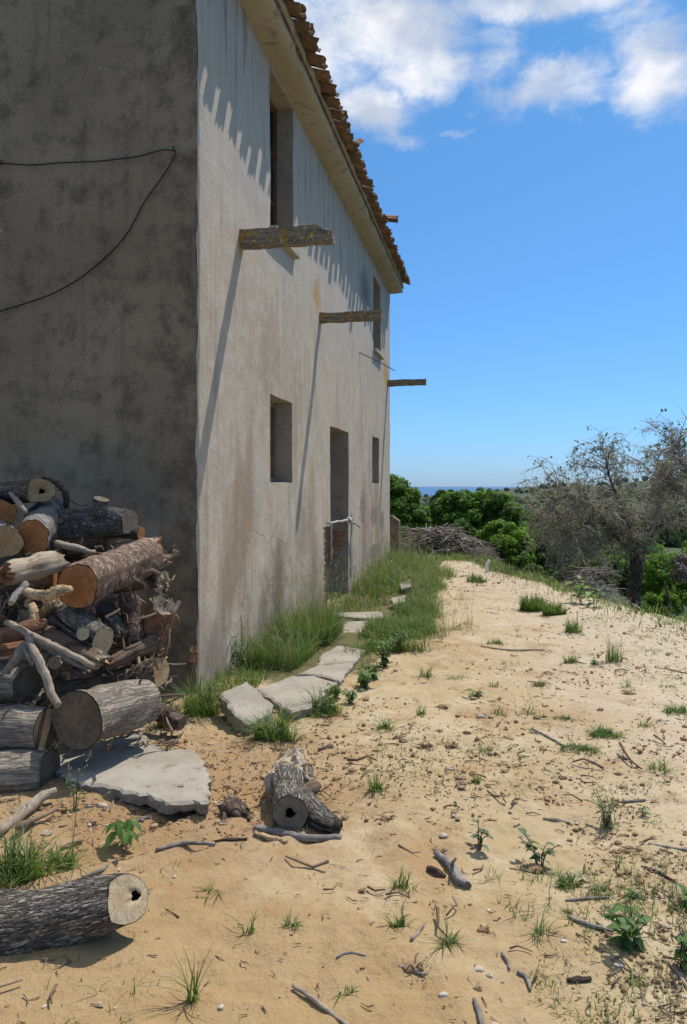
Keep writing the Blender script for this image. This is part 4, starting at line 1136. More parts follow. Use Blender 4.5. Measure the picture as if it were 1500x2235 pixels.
stick('broken grey branch on the sand right of centre', gpts([(952, 1862), (975, 1880), (990, 1898), (1000, 1918), (1022, 1932)], .02), (.014, .02, .019, .02, .016), 'stick_grey', G2, 'branch', 22, cut='cut_grey')
stick('thin upright fork of the broken grey branch', [PGr(984, 1885, .02), PGr(990, 1880, .05), PGr(996, 1872, .09)], (.009, .007, .004), 'stick', G2, 'twig', 23, name='twig')
stick('brown bark strip beside the broken grey branch', gpts([(935, 1895), (955, 1905), (972, 1912)], .012), (.012, .018, .008), 'root', G2, 'bark strip', 24, name='bark_strip')
stick('thick pale stick lying at the left edge below the pile', [PGr(-10, 1822, .03), PGr(50, 1772, .035), PGr(95, 1738, .05), PGr(120, 1726, .06)], (.022, .027, .024, .018), 'stick', G2, 'stick', 25, cut='cut_pale', name='stick')
log('small sawn slice of wood standing on the large broken slab', PX(394, 1733, 3.95), PX(393, 1722, 3.97), .028, .028, 'bark_brown', 'cut_yellow', seed=53, wob=.25, n=16, group=None, cat='wood slice')
more = [((1240, 2000), (1280, 2016), (1340, 2032)), ((1185, 1786), (1215, 1790), (1245, 1796)), ((1415, 1842), (1460, 1850), (1510, 1856)), ((1095, 2080), (1108, 2098), (1112, 2115)),
        ((1365, 1750), (1390, 1748), (1410, 1746)), ((1350, 1650), (1365, 1654), (1380, 1660)), ((1035, 2180), (1045, 2210), (1052, 2240)), ((1160, 1590), (1200, 1610), (1235, 1630)),
        ((1400, 1890), (1440, 1905), (1490, 1935)), ((640, 2150), (690, 2185), (760, 2240)), ((1460, 2100), (1480, 2125), (1505, 2160)), ((1430, 1457), (1465, 1462), (1505, 1470)),
        ((240, 1770), (250, 1745), (262, 1728)), ((180, 1915), (225, 1895), (262, 1872)), ((1240, 2140), (1262, 2138), (1290, 2136)), ((898, 2050), (912, 2035), (925, 2016)),
        ((340, 1855), (400, 1850), (470, 1842)), ((470, 1836), (500, 1832), (540, 1830)), ((1130, 2120), (1150, 2135), (1158, 2160)), ((870, 2108), (900, 2118), (930, 2128)),
        ((1050, 1410), (1105, 1418), (1190, 1417)), ((735, 2090), (760, 2080), (800, 2086)), ((1235, 1965), (1300, 1960), (1330, 1958)), ((285, 1812), (300, 1795), (330, 1792))]
for q, p in enumerate(more):
    r = rnd.uniform(.005, .011)
    stick('thin dry stick lying on the sand', gpts(p, r), (r * .7, r, r * .6), rnd.choice(['stick', 'stick_grey', 'root', 'stick_grey']), 'thin sticks strewn over the sand', 'stick', 60 + q, n=6, name='stick')

# --- concrete slabs
def slab(label, top, thick, z=None, zs=None, group='broken concrete slabs', name='concrete_slab', seed=0, edge=.012, cat='concrete slab'):
    T = np.array([PG(a, b_, (zs[i] if zs else z)) for i, (a, b_) in enumerate(top)])
    if zs:      # bring the corners on to one tilted plane
        for _ in range(4):
            co = np.linalg.lstsq(np.column_stack([T[:, :2], np.ones(len(T))]), T[:, 2], rcond=None)[0]
            if _ == 0: keep = co
            T = np.array([PG(a, b_, t[0] * keep[0] + t[1] * keep[1] + keep[2]) for (a, b_), t in zip(top, T)])
    # ragged outline: subdivide edges with jitter
    g = np.random.default_rng(seed + 200); out = []
    for i in range(len(T)):
        a, b_ = T[i], T[(i + 1) % len(T)]; L = np.linalg.norm(b_ - a); m = max(2, int(L / .03))
        e = b_ - a; nrm = np.array((-e[1], e[0], 0)); nrm /= np.linalg.norm(nrm) + 1e-9
        for t in range(m):
            p = a + e * t / m
            if t: p = p + nrm * edge * (g.normal() * .35 + 2.2 * float(fbm(np.array([t * .21 + i * 5.3]), np.array([seed * 3.7]), seed, 4)[0]) * 2)
            out.append(p)
    T = np.array(out); n = len(T); c = T.mean(0)
    Bm = T.copy(); Bm[:, 2] -= thick * (1 + .1 * g.normal(size=n)); Bm[:, :2] = c[:2] + (Bm[:, :2] - c[:2]) * .975 + edge * .25 * g.normal(size=(n, 2))
    inn = c + (T - c) * (1 - .02 / np.maximum(np.linalg.norm(T - c, axis=1), .05))[:, None]; inn[:, 2] = T[:, 2]
    T2 = T.copy(); T2[:, 2] -= .006 + .006 * np.abs(g.normal(size=n))
    mid = c + (inn - c) * .97
    V = np.concatenate([Bm, T2, inn, mid]); Fl = []; mi = []
    for k in range(3):
        for q in range(n): Fl.append((k * n + q, k * n + (q + 1) % n, (k + 1) * n + (q + 1) % n, (k + 1) * n + q)); mi.append(1 if k == 0 else 0)
    Fl.append([3 * n + q for q in range(n)]); mi.append(0)
    o = mk(name, V, Fl, [M['slab'], M['slabrough']], loc=c, mi=mi, smooth=False)
    return tag(o, label, cat, group)

slab('large broken concrete slab jutting out from under the woodpile', [(118, 1652), (122, 1682), (160, 1702), (215, 1712), (262, 1722), (330, 1738), (362, 1752), (456, 1748), (456, 1690), (438, 1650), (425, 1635), (345, 1628), (312, 1592), (240, 1610)][::-1], .062, z=.068, seed=1, edge=.02)
slab('tilted concrete block nearest the house corner', [(480, 1512), (538, 1486), (596, 1532), (588, 1556), (545, 1578), (512, 1560)][::-1], .10, zs=[.16, .24, .10, .08, .09, .11][::-1], seed=2)
slab('cracked path slab with a broken front edge, next to the tilted block', [(558, 1502), (640, 1474), (688, 1474), (738, 1488), (672, 1545), (636, 1552), (598, 1530)][::-1], .065, z=.06, seed=3)
slab('middle path slab behind the cracked one', [(648, 1472), (690, 1452), (776, 1444), (742, 1486), (690, 1472)][::-1], .065, z=.055, seed=4, edge=.008)
slab('path slab at the bend under the overhanging grass', [(698, 1428), (740, 1408), (801, 1418), (778, 1442), (694, 1450)][::-1], .065, z=.05, seed=5, edge=.008)
slab('thin slab raised as a step below the door', [(722, 1337), (832, 1334), (838, 1345), (822, 1350), (726, 1343)][::-1], .035, z=.03, seed=6, edge=.004)
slab('pale slab lying under the raised door step', [(728, 1357), (826, 1353), (818, 1386), (800, 1402), (738, 1400)][::-1], .08, z=.005, seed=7, edge=.008)
slab('flat stone sunk in the grass beyond the door', [(852, 1304), (888, 1298), (884, 1312), (858, 1318)][::-1], .05, z=.06, seed=8)
slab('farthest flat stone in the grass along the wall', [(872, 1272), (898, 1264), (896, 1280), (876, 1284)][::-1], .05, z=.08, seed=9)

# ------------------------------------------------------------------ grass, weeds
def blades(B, H, wid, lean, az=None, curl=1.0, seed=0, tint=None, seg=3):
    """N curved tapering blades. B (N,3) bases, H heights"""
    g = np.random.default_rng(seed); N = len(B)
    H = np.broadcast_to(H, (N,)); wid = np.broadcast_to(wid, (N,)); lean = np.broadcast_to(lean, (N,))
    if az is None: az = g.random(N) * 2 * np.pi
    D = np.stack([np.cos(az), np.sin(az), np.zeros(N)], -1)
    ph = az + np.pi / 2 + g.normal(size=N) * .5; S = np.stack([np.cos(ph), np.sin(ph), np.zeros(N)], -1)
    t = np.linspace(0, 1, seg + 1); pts = []
    for q in t:
        out = lean * H * q ** (1 + curl * .9); up = H * (q - .38 * np.minimum(lean, 1.5) * q ** 2.2)
        pts.append(B + D * out[:, None] + np.array((0, 0, 1.0)) * up[:, None])
    V = []
    for k, q in enumerate(t[:-1]):
        w = (wid * (1 - .6 * q ** 1.5) * .5)[:, None]
        V += [pts[k] - S * w, pts[k] + S * w]
    V.append(pts[-1]); m = 2 * seg + 1
    V = np.stack(V, 1).reshape(-1, 3)
    b = (np.arange(N) * m)[:, None]
    Fq = np.concatenate([b + np.array([2 * k, 2 * k + 1, 2 * k + 3, 2 * k + 2]) for k in range(seg - 1)])
    Ft = b + np.array([2 * seg - 2, 2 * seg - 1, 2 * seg])
    tn = np.repeat((g.random(N) * .85 if tint is None else np.broadcast_to(tint, (N,))), m)
    return V, Fq.tolist() + Ft.tolist(), tn

def seedheads(tips, seed=0, n=14, L=.09):
    """drooping spikelet heads at stalk tips -> list of small leaf quads"""
    g = np.random.default_rng(seed); V = []; Fl = []; T = []
    for (p, d) in tips:
        for q in range(n):
            f = q / n; c = p + d * L * f + np.array((0, 0, -.03 * f * f)) + g.normal(size=3) * .006
            e = g.normal(size=3) * .35 + d; e /= np.linalg.norm(e); s = np.cross(e, g.normal(size=3)); s /= np.linalg.norm(s)
            b = len(V); ln = .013; w = .0028
            V += [c, c + e * ln * .5 + s * w, c + e * ln, c + e * ln * .5 - s * w]; Fl.append((b, b + 1, b + 2, b + 3)); T += [g.random()] * 4
    return np.array(V), Fl, np.array(T)

def grass_object(name, label, cat, B, H, wid=.006, lean=.5, seed=0, stalks=0, stalkH=.7, group=None, kind=None, dry=.06, lean_az=None, m='grass', parent=None):
    g = np.random.default_rng(seed); mb = MB(); B = np.asarray(B)
    tn = g.random(len(B)) * .8; tn = np.where(g.random(len(B)) < dry, .96, tn)
    Hh = H * g.uniform(.3, 1.2, len(B)) * np.clip(1 + .9 * fbm(B[:, 0] * 3, B[:, 1] * 3, seed, 3) * 2, .45, 1.6); ln = np.clip(g.normal(lean, .36, len(B)), .05, 1.5)
    az = None if lean_az is None else lean_az + g.normal(size=len(B)) * 1.1
    V, Fl, t = blades(B, Hh, wid * g.uniform(.6, 1.3, len(B)), ln, az, 1.0, seed, tn); mb.add(V, Fl, tint=t, mi=0)
    if stalks:
        idx = g.choice(len(B), stalks); Sb = B[idx]; az = g.random(stalks) * 6.283; sh = stalkH * g.uniform(.6, 1.1, stalks); le = g.uniform(.12, .5, stalks)
        V, Fl, t = blades(Sb, sh, .0045, le, az, 1.0, seed + 1, g.random(stalks), seg=4); mb.add(V, Fl, tint=t, mi=1)
        tips = []
        for q in range(stalks):
            tip = V[q * 9 + 8]; pv = (V[q * 9 + 6] + V[q * 9 + 7]) / 2; d = tip - pv; d /= np.linalg.norm(d) + 1e-9; tips.append((tip, d))
        V, Fl, t = seedheads(tips, seed); mb.add(V, Fl, tint=t, mi=1)
    o = mb.build(name, [M[m], M['grass_dry']], parent, loc=B.mean(0)); return tag(o, label, cat, group, kind)

def on_ground(x, y, lift=-.01): return np.stack([x, y, gz(x, y) + lift], -1)

def cluster(c, rx, ry, n, seed=0, rot=0.0):
    g = np.random.default_rng(seed); r = np.sqrt(g.random(n)) ; a = g.random(n) * 6.283
    x = rx * r * np.cos(a); y = ry * r * np.sin(a)
    return on_ground(c[0] + x * math.cos(rot) - y * math.sin(rot), c[1] + x * math.sin(rot) + y * math.cos(rot))

def strip_pts(s0, s1, o0, o1, n, seed=0, clump=.5):
    g = np.random.default_rng(seed); s = g.uniform(s0, s1, n * 3); o = g.uniform(o0, o1, n * 3)
    o = o0 + (o - o0) * (1 + (.0 if o1 < .8 else .75) * (fbm(s * 1.7, s * 0 + seed, seed + 3, 3) * 2 + (g.random(n * 3) - .5) * .7))
    k = fbm(s * 2.4, o * 3.1, seed, 3) * 2 + .5 > g.random(n * 3) * clump + (1 - clump) * .3
    s, o = s[k][:n], o[k][:n]
    return on_ground(HC[0] + AV[0] * s + NV[0] * o, HC[1] + AV[1] * s + NV[1] * o)

# grass nobody could count
grass_object('grass', 'tall seeding grass between the house wall and the path slabs', 'grass', np.concatenate([strip_pts(.9, 2.7, .03, .54, 5200, 1, .45), strip_pts(1.9, 2.6, .48, .62, 600, 33, .3)]), .38, .0048, .6, 1, stalks=150, stalkH=.82, kind='stuff', dry=.2)
grass_object('grass', 'low ragged grass between the wall and the step below the door', 'grass', strip_pts(2.6, 4.4, .03, .34, 1500, 31, .4), .2, .0055, .6, 31, stalks=30, stalkH=.75, kind='stuff', dry=.25)
grass_object('grass', 'tall seeding grass along the wall beyond the door', 'grass', strip_pts(6.2, 11, .03, .8, 4600, 2, .6), .34, .006, .6, 2, stalks=200, stalkH=.75, kind='stuff', dry=.3)
grass_object('grass', 'lush grass and weeds on the outer side of the path slabs', 'grass', strip_pts(3.9, 8.6, 1.02, 1.42, 5600, 3, .6), .23, .006, .65, 3, stalks=110, stalkH=.6, kind='stuff', dry=.2)
grass_object('grass', 'short grass and weeds along the outer edge of the cracked slabs', 'grass', strip_pts(1.0, 3.7, .82, 1.12, 1500, 4), .15, .007, .6, 4, kind='stuff', dry=.06)
grass_object('grass', 'grass and weeds growing at the foot of the house corner', 'grass', strip_pts(.0, 1.5, .02, .36, 900, 5), .24, .006, .55, 5, stalks=6, stalkH=.6, kind='stuff')
grass_object('grass', 'leafy grass and weeds hugging the outer side of the middle slabs', 'grass', strip_pts(1.7, 4.4, 1.0, 1.42, 4600, 41, .5), .2, .007, .8, 41, stalks=12, stalkH=.45, kind='stuff', dry=.08)
grass_object('grass', 'thin grass growing up through the door-step slabs', 'grass', strip_pts(4.3, 6.4, .1, .9, 420, 6), .2, .006, .5, 6, stalks=14, stalkH=.6, kind='stuff', dry=.25)
g_ = np.random.default_rng(7)
x = g_.uniform(-.2, 3.3, 22000); y = g_.uniform(11.0, 19.5, 22000); k = (turf_amount(x, y) + .8 * fbm(x * 1.4, y * 1.4, 3, 3) > .42); 
grass_object('grass', 'thin turf on the far end of the terrace before the brush pile', 'grass', on_ground(x[k], y[k]), .13, .011, .5, 7, kind='stuff', dry=.25)
y = g_.uniform(7.0, 22, 9000); e = g_.normal(.35, .5, 9000); x = np.interp(y, EY, EX) + e
grass_object('grass', 'rough grass on the lip of the bank', 'grass', on_ground(x, y), .15, .011, .8, 8, kind='stuff', dry=.3)
x = g_.uniform(2.5, 12, 9000); y = g_.uniform(8, 22, 9000); k = x > np.interp(y, EY, EX) + .8
grass_object('grass', 'tall bright meadow grass below the bank', 'grass', on_ground(x[k], y[k]), .42, .022, .4, 9, kind='stuff', dry=.12)

g_ = np.random.default_rng(17); y = 2.1 * (13 / 2.1) ** g_.random(16000); x = g_.uniform(-.5, .5, 16000) * y
k = (x < np.interp(y, EY, EX)) & (((x - HC[0]) * NV[0] + (y - HC[1]) * NV[1] > 1.2) | (y < 5.2)) & (fbm(x * 1.3, y * 1.1, 91, 4) * 2 > .22) & (g_.random(16000) < np.clip((x + .6) * .5 + (y - 3) * .12, .03, .8))
B_ = on_ground(np.repeat(x[k], 3) + g_.normal(size=3 * k.sum()) * .012, np.repeat(y[k], 3) + g_.normal(size=3 * k.sum()) * .012)
grass_object('grass', 'scattered sprigs of fine grass seeding themselves over the sand', 'grass', B_, .05, .0042, .8, 17, kind='stuff', dry=.3)

# single tufts
TUFT = 'grass tufts on the open sand'
def tuft(px, v, wpx, n, H, label, wid=.005, lean=.6, stalks=0, group=TUFT, seed=0, dry=.05, ry=.6, cat='grass tuft'):
    p = PGr(px, v); r = wpx / 2 / F * p[1]
    B = cluster(p, r * .75, r * ry * .75, n, seed)
    return grass_object('grass_tuft', label, cat, B, H, wid, lean, seed, stalks, H * 2.2, group, dry=dry)
tuft(598, 1612, 120, 480, .20, 'big dense green grass tuft in front of the tilted block', .0055, .85, seed=21, group=None)
tuft(700, 1560, 120, 420, .17, 'leafy grass tuft by the broken front edge of the path slab', .006, .7, 2, seed=22, group=None)
tuft(372, 1585, 80, 320, .22, 'grass tuft at the dark corner beside the hollow-faced log', .005, .6, seed=23, group=None, dry=.15)
tuft(440, 1560, 110, 520, .24, 'pale green tuft at the very foot of the house corner', .0045, .7, 4, seed=24, group=None, dry=.2)
tuft(40, 1925, 170, 330, .15, 'weedy grass patch at the left edge behind the big foreground log', .006, .75, 6, seed=25, group=None, dry=.05)
tuft(140, 1880, 90, 130, .19, 'loose arching grass at the right end of the weedy patch', .005, .95, 3, seed=26, group=None)
tuft(1170, 1330, 95, 900, .16, 'long green grass patch in the middle of the far track', .008, .5, seed=27, group=None)
tuft(1210, 1342, 70, 500, .14, 'smaller green grass patch at the right end of the far patch', .008, .5, seed=28, group=None)
tuft(1252, 1380, 50, 160, .15, 'grass tuft on the track just below the far patch', .007, .5, 2, seed=29, group=None)
tuft(1320, 1605, 85, 330, .085, 'spreading dark green tuft right of centre', .006, 1.05, seed=30, group=None)
tuft(1262, 1636, 110, 300, .085, 'spreading tuft with dry stems beside the dark green one', .006, 1.0, 3, seed=31, group=None, dry=.2)
tuft(1230, 1570, 70, 140, .08, 'low tuft with trailing blades above the spreading tufts', .005, 1.1, seed=32, group=None)
tuft(1482, 1555, 85, 190, .09, 'flat trailing tuft at the right edge of the photo', .005, 1.15, seed=33, group=None)
tuft(1340, 1445, 50, 110, .22, 'wispy upright tuft on the right of the track', .005, .35, 6, seed=34, group=None)
tuft(1310, 1945, 60, 140, .055, 'low bright tuft right of the twig-rooted weed', .006, 1.1, seed=35, group=None)
tuft(1240, 1935, 50, 120, .07, 'curly low tuft left of the low bright tuft', .006, 1.0, seed=36, group=None)
tuft(822, 1725, 46, 60, .10, 'small sprawling weed tuft right of the hollow forked log', .007, .9, 3, seed=37, group=None)
tuft(545, 2035, 40, 22, .11, 'few thin blades on the smooth sand at the bottom', .004, .7, seed=38, group=None)
tuft(420, 2185, 44, 34, .15, 'upright blades with a clod at the bottom edge', .005, .55, seed=39, group=None)
tuft(960, 1390, 70, 60, .26, 'tall thin seeding stalks on the sand by the lush grass', .003, .6, 20, seed=40, group=None, dry=.3)
tuft(1010, 1372, 70, 45, .2, 'second clump of tall thin stalks, further right', .003, .6, 12, seed=41, group=None, dry=.3)
tuft(1080, 1405, 50, 130, .07, 'short tuft on the ridge crossing the track', .006, .8, seed=42, group=None)
tuft(1245, 1446, 40, 110, .09, 'small bright tuft left of the wispy upright one', .006, .8, seed=43, group=None)
tuft(1040, 1270, 60, 260, .14, 'thin grass patch by the white pipe', .009, .5, seed=44, group=None)
tuft(930, 1478, 36, 60, .09, 'small tuft on the sand beside the middle slabs', .005, .7, seed=45, group=None)
SM = 'small green grass tuft sprouting from the bare sand'
for q, (a, b_) in enumerate([(1000, 1480), (1120, 1452), (1290, 1430), (1180, 1500), (1060, 1640), (1040, 1708), (1215, 1690), (1160, 1560), (985, 1375), (925, 1420), (1455, 1500), (1370, 1500),
                             (880, 1940), (985, 2065), (870, 2020), (1090, 1560), (1440, 1680), (1130, 1390), (1480, 1990), (920, 1560), (1180, 1410), (840, 1590), (640, 1960 + 60), (1390, 2140),
                             (760, 2170), (960, 1615), (1080, 1500), (1300, 1350), (1420, 1420), (1470, 1400), (1075, 1330), (1010, 1310), (1180, 2040), (455, 1950), (1340, 1800), (1405, 1585)]):
    tuft(a, b_, rnd.uniform(26, 78), rnd.randrange(14, 70), rnd.uniform(.035, .10), SM, rnd.uniform(.004, .0065), rnd.uniform(.5, 1.35), rnd.choice([0, 0, 1, 3]), seed=100 + q, dry=rnd.uniform(.05, .4), ry=rnd.uniform(.25, .9))

# broad-leaved seedlings: stem + single leaves
def leaf_verts(L, w, fold=.25, droop=.4, m=4):
    V = []; Fl = []
    for i in range(m + 1):
        t = i / m; hw = w * math.sin(math.pi * min(t ** .85, 1)) * .5; z = -droop * L * t * t
        V += [(L * t, -hw, z + fold * hw), (L * t, 0, z), (L * t, hw, z + fold * hw)]
    for i in range(m):
        b = i * 3; Fl += [(b, b + 1, b + 4, b + 3), (b + 1, b + 2, b + 5, b + 4)]
    return np.array(V), Fl

def seedling(px, v, label, stems, leafL, leafW, m_, seed=0, group=None, cat='weed', lean=.35, nl=6, name='weed', d=None, hs=.12, whorl=False):
    g = np.random.default_rng(seed); p = PGr(px, v)
    root = empty(name, p.tolist(), label, cat, group)
    meshes = []
    for q in range(3):
        V, Fl = leaf_verts(leafL * (.8 + .2 * q), leafW * (.85 + .15 * q), .3, .25 + .2 * q)
        me = bpy.data.meshes.new('leaf'); me.from_pydata(V.tolist(), [], Fl); me.materials.append(M[m_])
        a = me.attributes.new('tint', 'FLOAT', 'POINT'); a.data.foreach_set('value', np.full(len(V), .2 + .25 * q, np.float32))
        me.polygons.foreach_set('use_smooth', np.full(len(me.polygons), True)); meshes.append(me)
    for s in range(stems):
        az = g.random() * 6.283; h = hs * g.uniform(.7, 1.15); ln = lean * g.uniform(.3, 1.3)
        P = smooth_path([(0.01 * math.cos(az), .01 * math.sin(az), -.01), (ln * h * .35 * math.cos(az), ln * h * .35 * math.sin(az), h * .55), (ln * h * math.cos(az), ln * h * math.sin(az), h)], 4)
        V, F_, uv = tube(P, np.linspace(.0035, .0015, len(P)), 5); mk('stem', V, F_, M['stick_grey' if s % 2 else 'root'], root, uv=uv)
        for q in range(nl):
            t = 1.0 if whorl else .12 + .88 * (q + .5) / nl
            c = P[min(len(P) - 1, int(t * (len(P) - 1) + .5))]
            o = bpy.data.objects.new('leaf', meshes[g.integers(3)]); C.objects.link(o); o.parent = root; o.location = c.tolist()
            o.rotation_euler = (g.normal() * .25, -g.uniform(-.55 if whorl else -.1, .75 if not whorl else .25), q * 2.4 + g.normal() * .3 + az); sc = g.uniform(.65, 1.15); o.scale = (sc,) * 3
    return root
seedling(272, 1862, 'seedling with long drooping pointed leaves behind the big foreground log', 4, .072, .032, 'seedling', 1, nl=5, hs=.11, whorl=True, lean=.75)
seedling(165, 1768, 'leggy thin-leaved weed in front of the large broken slab', 2, .04, .016, 'weed', 2, nl=9, hs=.2)
seedling(1375, 2068, 'bushy leafy weed with toothed leaves near the bottom right', 13, .038, .03, 'weed', 3, nl=7, hs=.12, lean=.65)
seedling(1178, 1890, 'round-leaved blue-green weed on a clod with dead twigs', 6, .035, .026, 'weed_grey', 4, nl=6, hs=.11, lean=.6)
seedling(1045, 1852, 'small round-leaved weed above the broken grey branch', 4, .035, .025, 'weed_grey', 5, nl=5, hs=.10, lean=.6)
seedling(1325, 1805, 'twiggy branching weed with narrow leaves on the right', 9, .03, .012, 'weed', 6, nl=8, hs=.14, lean=.6)
seedling(1042, 1520, 'dark rosette weed on the sand right of the path', 6, .06, .026, 'weed', 7, nl=3, hs=.05, lean=1.0)
seedling(1300, 1450, 'yellow-brown rosette on the right of the track', 4, .06, .03, 'weed', 8, nl=3, hs=.04, lean=1.0)
seedling(1400, 1780, 'tiny seedling with four leaves near the right edge', 2, .03, .02, 'weed', 9, nl=4, hs=.05)
seedling(1490, 2120, 'weed cut by the bottom right edge of the photo', 6, .04, .024, 'weed', 10, nl=6, hs=.13)
seedling(1500, 1985, 'low leafy weed at the right edge above the bottom corner', 4, .045, .02, 'weed', 11, nl=5, hs=.06, lean=1)
seedling(1385, 1965, 'flat rosette weed left of the right-edge weed', 5, .05, .018, 'weed', 12, nl=2, hs=.025, lean=1.2)
seedling(1262, 1925, 'brown curled dead leaf weed by the low tufts', 2, .05, .03, 'grass_dry', 13, nl=3, hs=.02, lean=1)
seedling(795, 1500, 'leafy weed clump against the outer side of the middle slab', 12, .05, .03, 'seedling', 14, nl=7, hs=.13, lean=.7)
seedling(735, 1525, 'broad-leaved weed clump near the cracked slab edge', 10, .045, .028, 'weed', 15, nl=7, hs=.11, lean=.7)
seedling(840, 1455, 'tall leafy weed clump where the lush grass meets the sand', 14, .05, .028, 'seedling', 16, nl=8, hs=.22, lean=.5)
seedling(870, 1420, 'leafy weed clump spilling over the sand below the lush grass', 12, .05, .026, 'weed', 21, nl=8, hs=.18, lean=.7)
seedling(815, 1480, 'low leafy clump right of the bend in the slab path', 12, .045, .03, 'seedling', 22, nl=7, hs=.12, lean=.9)
seedling(765, 1535, 'small leafy clump at the sandy end of the cracked slab edge', 9, .04, .026, 'weed', 23, nl=6, hs=.10, lean=.9)
seedling(520, 1470, 'leafy climbing weed against the wall behind the tilted block', 10, .04, .024, 'weed', 24, nl=8, hs=.28, lean=.5)
seedling(600, 1440, 'dark leafy weed in the tall grass behind the cracked slab', 12, .04, .026, 'weed', 25, nl=8, hs=.26, lean=.6)
seedling(475, 1545, 'leafy weed between the house corner and the tilted block', 8, .05, .03, 'weed', 17, nl=6, hs=.18, lean=.5)
seedling(1268, 1318, 'yellow-green young plant with broad leaves on the lip of the bank', 5, .13, .08, 'leaf_bright', 18, nl=5, hs=.34, lean=.7)
seedling(1300, 1326, 'second yellow-green plant right of the first on the bank', 3, .12, .07, 'leaf_bright', 19, nl=4, hs=.24, lean=.6)
seedling(1018, 1212, 'yellow-green shoot in front of the brush pile', 3, .14, .08, 'leaf_bright', 20, nl=4, hs=.22, lean=.7)

# ------------------------------------------------------------------ stones, clods, litter
def ico(sub=0, seed=0, rough=.25):
    import bmesh
    bm = bmesh.new(); bmesh.ops.create_icosphere(bm, subdivisions=1 + sub, radius=1.0)
    V = np.array([v.co[:] for v in bm.verts]); Fl = np.array([[v.index for v in f.verts] for f in bm.faces]); bm.free()
    g = np.random.default_rng(seed)
    return V * (1 + rough * g.normal(size=(len(V), 1)) * .6), Fl

def scatter(name, label, cat, P, S, m_, flat=.65, seed=0, rough=.3, sub=0, sink=.3):
    g = np.random.default_rng(seed); mb = MB(); N = len(P); per = (N + 5) // 6
    for k in range(6):
        Pk, Sk = P[k * per:(k + 1) * per], S[k * per:(k + 1) * per]
        if not len(Pk): continue
        V, Fl = ico(sub, seed * 10 + k, rough); n = len(V); a = g.random(len(Pk)) * 6.283
        ax = g.uniform(.7, 1.3, (len(Pk), 3)); ax[:, 2] *= flat
        W_ = V[None] * ax[:, None]; ca, sa = np.cos(a)[:, None], np.sin(a)[:, None]
        X = W_[..., 0] * ca - W_[..., 1] * sa; Y = W_[..., 0] * sa + W_[..., 1] * ca
        W_ = np.stack([X, Y, W_[..., 2]], -1) * Sk[:, None, None] + Pk[:, None] + np.array((0, 0, 1))[None, None] * (Sk * (flat - sink))[:, None, None]
        mb.add(W_.reshape(-1, 3), (Fl[None] + (np.arange(len(Pk)) * n)[:, None, None]).reshape(-1, 3), tint=np.repeat(g.random(len(Pk)), n))
    o = mb.build(name, M[m_], loc=(0, 4, 0), smooth=False); return tag(o, label, cat, None, 'stuff')

def yard_points(n, seed, dens, y0=1.9, y1=16.0):
    g = np.random.default_rng(seed); y = y0 * (y1 / y0) ** g.random(n * 6)
    x = g.uniform(-.55, .55, n * 6) * y; x = x
    e = np.interp(y, EY, EX) - x; o = (x - HC[0]) * NV[0] + (y - HC[1]) * NV[1]; s = (x - HC[0]) * AV[0] + (y - HC[1]) * AV[1]
    k = (e > .1) & ~((s > -.1) & (o < 1.1)) & (g.random(n * 6) < dens(x, y))
    x, y = x[k][:n], y[k][:n]
    return x, y

def dens_clods(x, y):
    d = np.clip(fbm(x * 1.6, y * 1.6, 61, 4) * 3.0 + .22, .02, 1)
    d = d + 1.1 * np.exp(-((x + .45) / .75) ** 2 - ((y - 4.15) / .62) ** 2)
    d = d + .8 * np.clip((x - .2) / .9, 0, 1) * np.clip((3.3 - y) / .8, 0, 1)
    smooth = np.exp(-((x + .35) / 1.0) ** 2 - ((y - 2.5) / .75) ** 2)
    return np.clip(d - 1.3 * smooth, .006, 1)

x, y = yard_points(15000, 1, dens_clods); g_ = np.random.default_rng(2)
S = np.clip(.0030 * np.exp(g_.normal(size=len(x)) * .68), .0013, .02) * (.8 + y * .05)
scatter('clods', 'crumbs and clods of earth strewn over the sand', 'clods', on_ground(x, y, 0), S, 'clod', .7, 3, .35)
x, y = yard_points(1100, 5, lambda x, y: np.clip(dens_clods(x, y) * .9 + .08, 0, 1))
S = np.clip(.0045 * np.exp(g_.normal(size=len(x)) * .5), .002, .017) * (.8 + y * .05)
scatter('pebbles', 'small pale pebbles scattered over the sand', 'pebbles', on_ground(x, y, 0), S, 'pebble', .6, 4, .16, 0)

def litter(n, seed, label):
    g = np.random.default_rng(seed); x, y = yard_points(n, seed, lambda x, y: np.clip(dens_clods(x, y) * .8 + .12, 0, 1)); mb = MB()
    for a, b_ in zip(x, y):
        L = .015 * math.exp(g.normal() * .75) * (1 + .06 * b_); th = g.random() * 6.283; r = L * g.uniform(.025, .07) + .0008
        m = int(g.integers(3, 5)); t = np.linspace(-.5, .5, m); c = np.array((math.cos(th), math.sin(th))); s = np.array((-c[1], c[0]))
        bend = g.normal() * .25
        xy = np.array((a, b_)) + L * (t[:, None] * c + (bend * t ** 2 + .08 * g.normal(size=m))[:, None] * s)
        z = gz(xy[:, 0], xy[:, 1]) + r + np.abs(g.normal(size=m)) * L * .1
        V, F_, uv = tube(np.column_stack([xy, z]), np.linspace(r, r * .5, m), 4, cap=True); mb.add(V, F_, tint=g.random())
    o = mb.build('twig_litter', M['litter'], loc=(0, 4, 0)); tag(o, label, 'litter', None, 'stuff')
litter(5200, 8, 'dry bits of root, bark and twig strewn over the sand')

